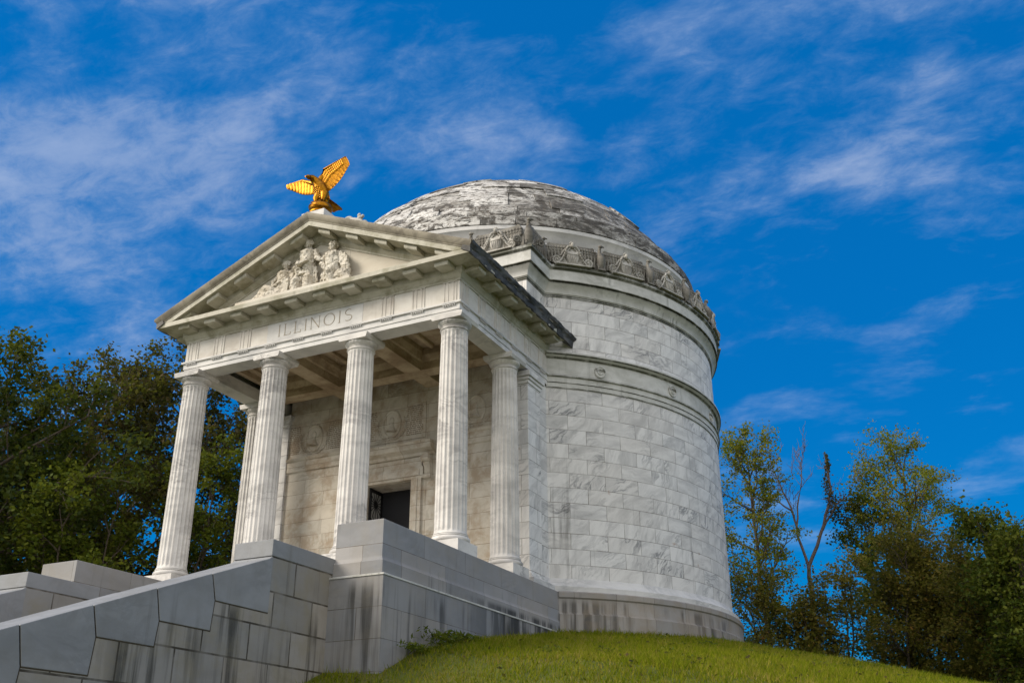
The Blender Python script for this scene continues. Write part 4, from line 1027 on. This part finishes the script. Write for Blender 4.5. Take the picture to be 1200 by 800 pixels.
# ================================================================== TREES
def rot_about(v, axis, a): return Matrix.Rotation(a, 3, axis) @ v
def perp(v, rd):
    a = Vector((rd.uniform(-1, 1), rd.uniform(-1, 1), rd.uniform(-1, 1))).cross(v)
    return a.normalized() if a.length > 1e-4 else Vector((1, 0, 0))
def tree(name, base, height, rad, label, cat, mat, seed, trunk_r=.22, crown_start=.3, limbs=14, subs=6, twigs=6, per=16, leaf=.16, spread=.32, rise=.55, lean=(0, 0), group=None, bark='bark', droop=0.0, fork=False, topshape=1.0, stems=1, reach=1.0):
    rd = random.Random(seed); rs = np.random.default_rng(seed)
    bz = float(ground_z(base[0], base[1])) - .15 if len(base) < 3 else base[2]
    B = Vector((base[0], base[1], bz)); root = empty(name, tuple(B), label, cat, group)
    wood = MB(); pts = []; allP = []
    for st_ in range(stems):
        ph = rd.uniform(0, 2 * PI)
        off = Vector((math.cos(ph), math.sin(ph), 0)) * (rad * .45 if stems > 1 else 0)
        b0 = B + off * .25; trunk = []; H = height * (.94 if stems == 1 else rd.uniform(.72, .95))
        for i in range(9):
            u = i / 8
            trunk.append(b0 + off * u + Vector((lean[0] * u + rd.uniform(-.12, .12) * (i > 0) * height / 12, lean[1] * u + rd.uniform(-.12, .12) * (i > 0) * height / 12, H * u)))
        tr = trunk_r / (1 if stems == 1 else 1.7)
        wood.tube(trunk, [tr * (1.25 if i == 0 else 1) * (1 - .9 * i / 8) + .012 for i in range(9)], 8)
        def at(u):
            f_ = u * 8; i = min(int(f_), 7); return trunk[i].lerp(trunk[i + 1], f_ - i)
        nl = max(3, limbs // stems)
        for l in range(nl):
            u = crown_start + (1 - crown_start) * (l + rd.uniform(.1, .9)) / nl; u = min(u, .985)
            w_ = (u - crown_start) / (1 - crown_start)
            env = (math.sin(PI * min(1, max(.08, .18 + .82 * w_ * .93))) ** .75) * topshape + (.25 if w_ > .85 else 0)
            L = rad * env * rd.uniform(.75, 1.15) * (1 if stems == 1 else .75)
            az = l * 2.399 + rd.uniform(-.5, .5) + st_
            el = rise * rd.uniform(.5, 1.3) + .45 * w_ ** 2
            d = Vector((math.cos(az) * math.cos(el), math.sin(az) * math.cos(el), math.sin(el)))
            p = at(u); r0_ = tr * .42 * (1 - .65 * w_) + .012; nodes = [p]
            for k in range(5):
                d = (d + perp(d, rd) * .22 + Vector((0, 0, .10 - droop * k * .08))).normalized(); p = p + d * L / 5; nodes.append(p)
            wood.tube(nodes, [r0_ * (1 - .85 * k / 5) + .006 for k in range(6)], 6)
            for s_ in range(subs):
                v_ = .25 + .75 * (s_ + rd.random()) / subs; f_ = min(v_ * 5, 4.99); i = int(f_)
                p2 = nodes[i].lerp(nodes[i + 1], f_ - i); dd = (nodes[i + 1] - nodes[i]).normalized()
                d2 = rot_about(dd, perp(dd, rd), rd.uniform(.5, 1.1)); L2 = L * rd.uniform(.28, .5) * (1.1 - .4 * v_) + .25
                n2 = [p2]
                for k in range(3):
                    d2 = (d2 + perp(d2, rd) * .25 + Vector((0, 0, .08 - droop * .1))).normalized(); p2 = p2 + d2 * L2 / 3; n2.append(p2)
                wood.tube(n2, [r0_ * .35 * (1 - .8 * k / 3) + .004 for k in range(4)], 4)
                for t_ in range(twigs):
                    f_ = min((.2 + .8 * rd.random()) * 3, 2.99); i = int(f_); c = n2[i].lerp(n2[i + 1], f_ - i)
                    d3 = rot_about(d2, perp(d2, rd), rd.uniform(.2, 1.3)); tip = c + d3 * rd.uniform(.3, .8) * reach
                    if t_ < 2: wood.tube([c, tip], [.007, .003], 3)
                    if per: 
                        kk = rs.poisson(per); uu = rs.uniform(.2, 1.15, kk)[:, None]
                        allP.append(np.array(c)[None] * (1 - uu) + np.array(tip)[None] * uu + rs.normal(0, spread * .45, (kk, 3)) * np.array([1, 1, .75]))
    wood.build('trunk', M[bark], root, True, 60)
    if allP:
        P = np.concatenate(allP); V, F = leaf_geo(P, leaf, rs); raw_mesh('crown', V, F, M[mat], 4, root)
    return root

# left of the portico
GL, GR = 'trees behind the stairs', 'trees beyond the mound on the right'
tree('oak_tree', (-16.2, 1.6), 11.6, 5.4, 'tall dark green tree at the far left edge behind the stairs', 'tree', 'leaf_dark', 1, .30, .16, 30, 7, 7, 20, .18, .42, group=GL)
tree('oak_tree', (-17.4, 7.4), 14.2, 4.8, 'brownish oak just left of the portico, its crown open to the sky', 'tree', 'leaf_brown', 2, .28, .16, 28, 7, 7, 19, .16, .38, group=GL)
tree('oak_tree', (-15.6, 11.2), 15.0, 4.4, 'brown leaved oak seen right behind the leftmost column', 'tree', 'leaf_brown', 3, .26, .16, 26, 7, 7, 19, .16, .38, group=GL)
tree('oak_tree', (-14.6, 16.0), 14.4, 4.8, 'dark oak showing between the left columns', 'tree', 'leaf_brown', 4, .26, .16, 26, 7, 7, 18, .16, .38, group=GL)
tree('broadleaf_tree', (-23.5, 8.5), 12.0, 5.2, 'dense dark tree at the back left, deepest in the shade', 'tree', 'leaf_dark', 5, .30, .12, 22, 7, 6, 15, .22, .5, group=GL)
tree('broadleaf_tree', (-24.0, 16.0), 14.0, 6.0, 'dark green back tree whose crown fills the gap behind the oaks', 'tree', 'leaf_dark', 6, .30, .12, 22, 7, 6, 15, .22, .5, group=GL)
tree('leafy_shrub', (-12.2, 3.4), 8.2, 2.6, 'bright green bushy sapling above the left pedestal', 'shrub', 'leaf_bright', 8, .10, .08, 18, 6, 6, 16, .15, .3, group='low greenery behind the stairs', stems=3)
tree('leafy_shrub', (-12.4, 9.2), 10.2, 2.4, 'bright green sapling between the two left columns', 'shrub', 'leaf_bright', 9, .10, .08, 18, 6, 6, 14, .15, .3, group='low greenery behind the stairs', stems=3)
tree('leafy_shrub', (-15.2, .2), 8.6, 3.0, 'dark leafy shrub at the far left beside the stairs', 'shrub', 'leaf_dark', 10, .10, .06, 18, 6, 6, 16, .16, .34, group='low greenery behind the stairs', stems=3)
tree('leafy_shrub', (-16.5, 6.0), 8.6, 3.4, 'shaded dark shrub under the brown oak', 'shrub', 'leaf_dark', 16, .10, .04, 20, 6, 6, 18, .18, .36, group='low greenery behind the stairs', stems=4)

# right of the drum
tree('slender_tree', (5.9, 27.4), 12.7, 2.6, 'slender yellow green tree beside the right edge of the rotunda', 'tree', 'leaf_yellow', 21, .15, .18, 24, 7, 6, 15, .12, .28, rise=.75, group=GR)
tree('slender_tree', (11.2, 32.0), 13.6, 3.5, 'tall airy green tree rising above the right bushes', 'tree', 'leaf_yellow', 22, .17, .28, 26, 7, 7, 17, .115, .30, rise=.6, group=GR, lean=(1.4, .3))
# the bare, dead tree with a vine-wrapped stub
rd = random.Random(9)
bt = empty('bare_tree', (7.9, 29.7, float(ground_z(7.9, 29.7)) - .1), 'bare leafless tree with forked limbs and one vine wrapped stub', 'tree', GR)
q = MB(); B0 = Vector(bt.location)
def limb(pts, r0_, r1_, kids=4, depth=0):
    P_ = [Vector(p) for p in pts]; fine = []
    for a_, b_ in zip(P_[:-1], P_[1:]):
        for k in range(3): fine.append(a_.lerp(b_, k / 3) + Vector((rd.uniform(-.05, .05), rd.uniform(-.05, .05), 0)))
    fine.append(P_[-1]); n_ = len(fine); q.tube(fine, [r0_ + (r1_ - r0_) * i / (n_ - 1) for i in range(n_)], 6)
    for k in range(kids):
        i = rd.randrange(n_ // 3, n_ - 1); p = fine[i]; d = (fine[i + 1] - fine[i]).normalized(); d = rot_about(d, perp(d, rd), rd.uniform(.4, .9)); d.z = abs(d.z) * .8 + .2
        L = rd.uniform(.7, 1.6) / (1 + depth * .6); ps = [p]
        for j in range(3): d = (d + perp(d, rd) * .3 + Vector((0, 0, .15))).normalized(); p = p + d * L / 3; ps.append(p)
        if depth < 2: limb(ps, max(.012, r1_ * .7), .006, 2, depth + 1)
        else: q.tube(ps, [.012, .01, .007, .004], 4)
limb([B0, (7.75, 29.7, 1.2), (7.7, 29.7, 3.2), (7.75, 29.7, 4.6)], .13, .10, 0)
limb([(7.75, 29.7, 4.6), (7.45, 29.6, 6.2), (7.3, 29.6, 7.6), (6.8, 29.5, 9.0), (6.5, 29.4, 10.4)], .075, .016, 9)
limb([(7.4, 29.6, 6.6), (7.7, 29.7, 8.2), (8.0, 29.8, 9.6), (8.0, 29.8, 10.3)], .05, .012, 8)
limb([(7.3, 29.6, 7.5), (6.4, 29.5, 8.2), (5.9, 29.4, 9.2)], .045, .012, 4)
limb([(7.75, 29.7, 4.6), (8.5, 29.8, 6.2), (9.0, 29.9, 7.6), (9.25, 30, 8.4), (9.2, 30, 10.2)], .09, .055, 4)
limb([(8.6, 29.8, 6.4), (9.4, 29.9, 7.6), (10.0, 30, 8.0)], .06, .015, 4)
q.build('trunk', M['deadwood'], bt, True, 60)
rs = np.random.default_rng(77); n_ = 850; u = rs.uniform(0, 1, n_)
P = np.stack([9.15 + .10 * np.sin(u * 9) + rs.normal(0, .13, n_) * (1.3 - u), 30 + rs.normal(0, .15, n_), 7.0 + u * 3.3], 1)
P2 = np.stack([9.75 + rs.normal(0, .35, 700), 30 + rs.normal(0, .35, 700), 7.3 + rs.normal(0, .5, 700)], 1)
V, F = leaf_geo(np.concatenate([P, P2]), .11, rs); o = raw_mesh('vine', V, F, M['leaf_brown'], 4, bt)
# bushes
GB = 'bushes along the right of the mound'
bush = dict(cat='bush', group=GB, bark='bark')
tree('bush', (10.4, 31.0), 11.0, 1.6, 'green vine covered column of leaves beside the bare tree', 'bush', 'leaf_bright', 30, .10, .25, 16, 6, 6, 13, .15, .3, group=GB)
tree('bush', (11.6, 25.4), 8.4, 2.6, 'olive brown bush with bare twigs left of the green thicket', 'bush', 'leaf_olive', 31, .12, .10, 30, 7, 6, 15, .115, .34, group=GB, stems=4)
tree('bush', (9.3, 26.8), 7.0, 1.8, 'small olive bush below the bare tree', 'bush', 'leaf_olive', 37, .10, .10, 20, 6, 6, 9, .13, .34, group=GB, stems=3)
tree('bush', (14.8, 24.8), 7.0, 2.5, 'mid green bush between the olive bush and the dark thicket', 'bush', 'leaf_olive', 32, .12, .08, 30, 7, 6, 17, .12, .34, group=GB, stems=4)
tree('bush', (17.2, 18.6), 6.7, 2.1, 'dense dark green bush at the far right edge', 'bush', 'leaf_mid', 33, .12, .05, 30, 7, 6, 18, .13, .34, group=GB, stems=4)
tree('bush', (17.4, 24.5), 6.4, 3.0, 'dark green bush behind the far right thicket', 'bush', 'leaf_olive', 36, .12, .05, 26, 6, 6, 13, .16, .36, group=GB, stems=4)
tree('bush', (6.9, 24.2), 5.2, 1.9, 'low dark bush right beside the rotunda plinth', 'bush', 'leaf_olive', 34, .08, .08, 22, 6, 6, 11, .12, .34, group=GB, stems=4)
tree('bush', (8.9, 24.6), 4.6, 1.5, 'low dark bush under the bare tree', 'bush', 'leaf_olive', 35, .08, .08, 18, 6, 6, 9, .14, .34, group=GB, stems=3)

tree('bush', (13.2, 26.6), 7.4, 2.6, 'yellow olive bush filling the gap under the airy tree', 'bush', 'leaf_olive', 41, .12, .06, 30, 7, 6, 17, .12, .34, group=GB, stems=4)
tree('bush', (15.9, 22.0), 5.6, 2.2, 'low olive bush in front of the dark far right bush', 'bush', 'leaf_olive', 42, .12, .05, 28, 7, 6, 16, .12, .34, group=GB, stems=4)
tree('bush', (19.6, 20.0), 7.4, 2.6, 'mid green bush cut by the right picture edge', 'bush', 'leaf_mid', 43, .12, .05, 28, 6, 6, 17, .13, .34, group=GB, stems=4)

# ================================================================== CAMERA, LIGHT, SKY
cam = bpy.data.cameras.new('camera'); co = bpy.data.objects.new('camera', cam); COL.objects.link(co)
yaw, pitch, roll = .4534, .4252, -.0038
fw = Vector((-math.sin(yaw) * math.cos(pitch), math.cos(yaw) * math.cos(pitch), math.sin(pitch))); rt = Vector((math.cos(yaw), math.sin(yaw), 0)); up_ = rt.cross(fw)
rt2 = rt * math.cos(roll) + up_ * math.sin(roll); up2 = up_ * math.cos(roll) - rt * math.sin(roll)
mw = Matrix((rt2, up2, -fw)).transposed().to_4x4(); mw.translation = (16.64, -21.523, -5.831); co.matrix_world = mw
cam.sensor_width = 36; cam.sensor_fit = 'HORIZONTAL'; cam.lens = 1196.2 / 1200 * 36; cam.clip_end = 3000; cam.clip_start = .1
sc.camera = co

SUN_AZ = (-.76, -.65); SUN_EL = R(33)
L = Vector((SUN_AZ[0], SUN_AZ[1], 0)).normalized() * math.cos(SUN_EL) + Vector((0, 0, math.sin(SUN_EL)))
sl = bpy.data.lights.new('sun', 'SUN'); sl.energy = 2.3; sl.angle = R(24); sl.color = (1.0, .90, .76)
so = bpy.data.objects.new('sun', sl); COL.objects.link(so); so.rotation_euler = L.to_track_quat('Z', 'Y').to_euler(); so.location = (-20, -20, 40)

wd_ = bpy.data.worlds.new('World'); sc.world = wd_; wd_.use_nodes = True
t = NT(wd_.node_tree)
sky = t.n('ShaderNodeTexSky', sky_type='NISHITA', sun_disc=False, sun_elevation=SUN_EL, sun_rotation=math.atan2(L.x, L.y), altitude=100, air_density=1.0, dust_density=.4, ozone_density=3.0)
dirv = t.n('ShaderNodeTexCoord').outputs['Generated']
sat = t.n('ShaderNodeHueSaturation', {'Color': sky.outputs[0], 'Saturation': 1.35, 'Value': 1.0, 'Hue': .5})
blue = t.mix(1.0, sat.outputs[0], (.003, .55, .66), 'MULTIPLY')
blue = t.mix(.65, blue, (.005, .80, 2.62))
sep = t.n('ShaderNodeSeparateXYZ', {0: dirv})
dn = t.math('ADD', t.math('MAXIMUM', sep.outputs[2], 0.0), .22)
cp = t.n('ShaderNodeCombineXYZ', {0: t.math('DIVIDE', sep.outputs[0], dn), 1: t.math('DIVIDE', sep.outputs[1], dn), 2: 0.0}).outputs[0]
# cirrus: soft broad veil plus drawn-out wisps
cpr = t.mapping(cp, rot=(0, 0, R(-20)), scale=(1.0, 1.5, 1.0))
big = t.noise(t.mapping(cpr, loc=(3.1, 1.7, 0)), 2.6, 7, .6, .2)
wis = t.noise(t.mapping(cpr, loc=(8.3, 2.2, 0)), 14.0, 10, .68, .35)
def blob(px, py, w, amp):
    v = (fw + rt2 * ((px - 600) / 1196.2) - up2 * ((py - 400) / 1196.2)).normalized()
    d = t.vmath('DOT_PRODUCT', t.vmath('NORMALIZE', dirv), tuple(v))
    return t.ss(d, math.cos(w), math.cos(w * .05), 0.0, amp)
acc = None
for args in [(60, 90, .30, .12), (190, 150, .22, .06), (60, 265, .18, .09), (200, 280, .18, .07), (380, 30, .24, .07), (620, 60, .26, .06), (560, 135, .12, .07), (985, 60, .17, .10), (1075, 190, .10, .09), (1190, 60, .18, .06), (930, 235, .10, .07), (800, 215, .09, .08), (1150, 262, .08, .09), (20, 160, .08, .06), (1100, 330, .08, .05), (880, 130, .2, .04)]:
    bnode = blob(*args); acc = bnode if acc is None else t.math('ADD', acc, bnode)
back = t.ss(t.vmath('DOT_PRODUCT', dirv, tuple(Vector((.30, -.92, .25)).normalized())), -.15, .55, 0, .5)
den = t.math('ADD', t.math('ADD', t.math('MULTIPLY', big, .95), t.math('MULTIPLY', wis, .6)), t.math('SUBTRACT', acc, .275))
cl = t.ss(den, .545, 1.0)
ccol = t.mix(t.ss(cl, .1, .9), (1.2, 2.0, 3.3), (2.0, 2.5, 3.5))
col = t.mix(t.math('MULTIPLY', cl, .52), blue, ccol)
# bright white cloud added out of view behind the camera as soft fill
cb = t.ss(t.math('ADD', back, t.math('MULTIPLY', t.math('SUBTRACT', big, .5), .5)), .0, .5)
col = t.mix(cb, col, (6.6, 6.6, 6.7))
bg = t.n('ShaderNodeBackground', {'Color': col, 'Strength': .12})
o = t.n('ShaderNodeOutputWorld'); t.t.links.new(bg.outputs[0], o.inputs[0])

sc.view_settings.view_transform = 'Standard'; sc.view_settings.look = 'None'; sc.view_settings.gamma = 1; sc.view_settings.exposure = .8
sc.view_settings.use_curve_mapping = False
sc.render.engine = 'CYCLES'
sc.cycles.max_bounces = 6; sc.cycles.diffuse_bounces = 4; sc.cycles.transparent_max_bounces = 6
for o in bpy.data.objects:
    if 'wl' in o: del o['wl']
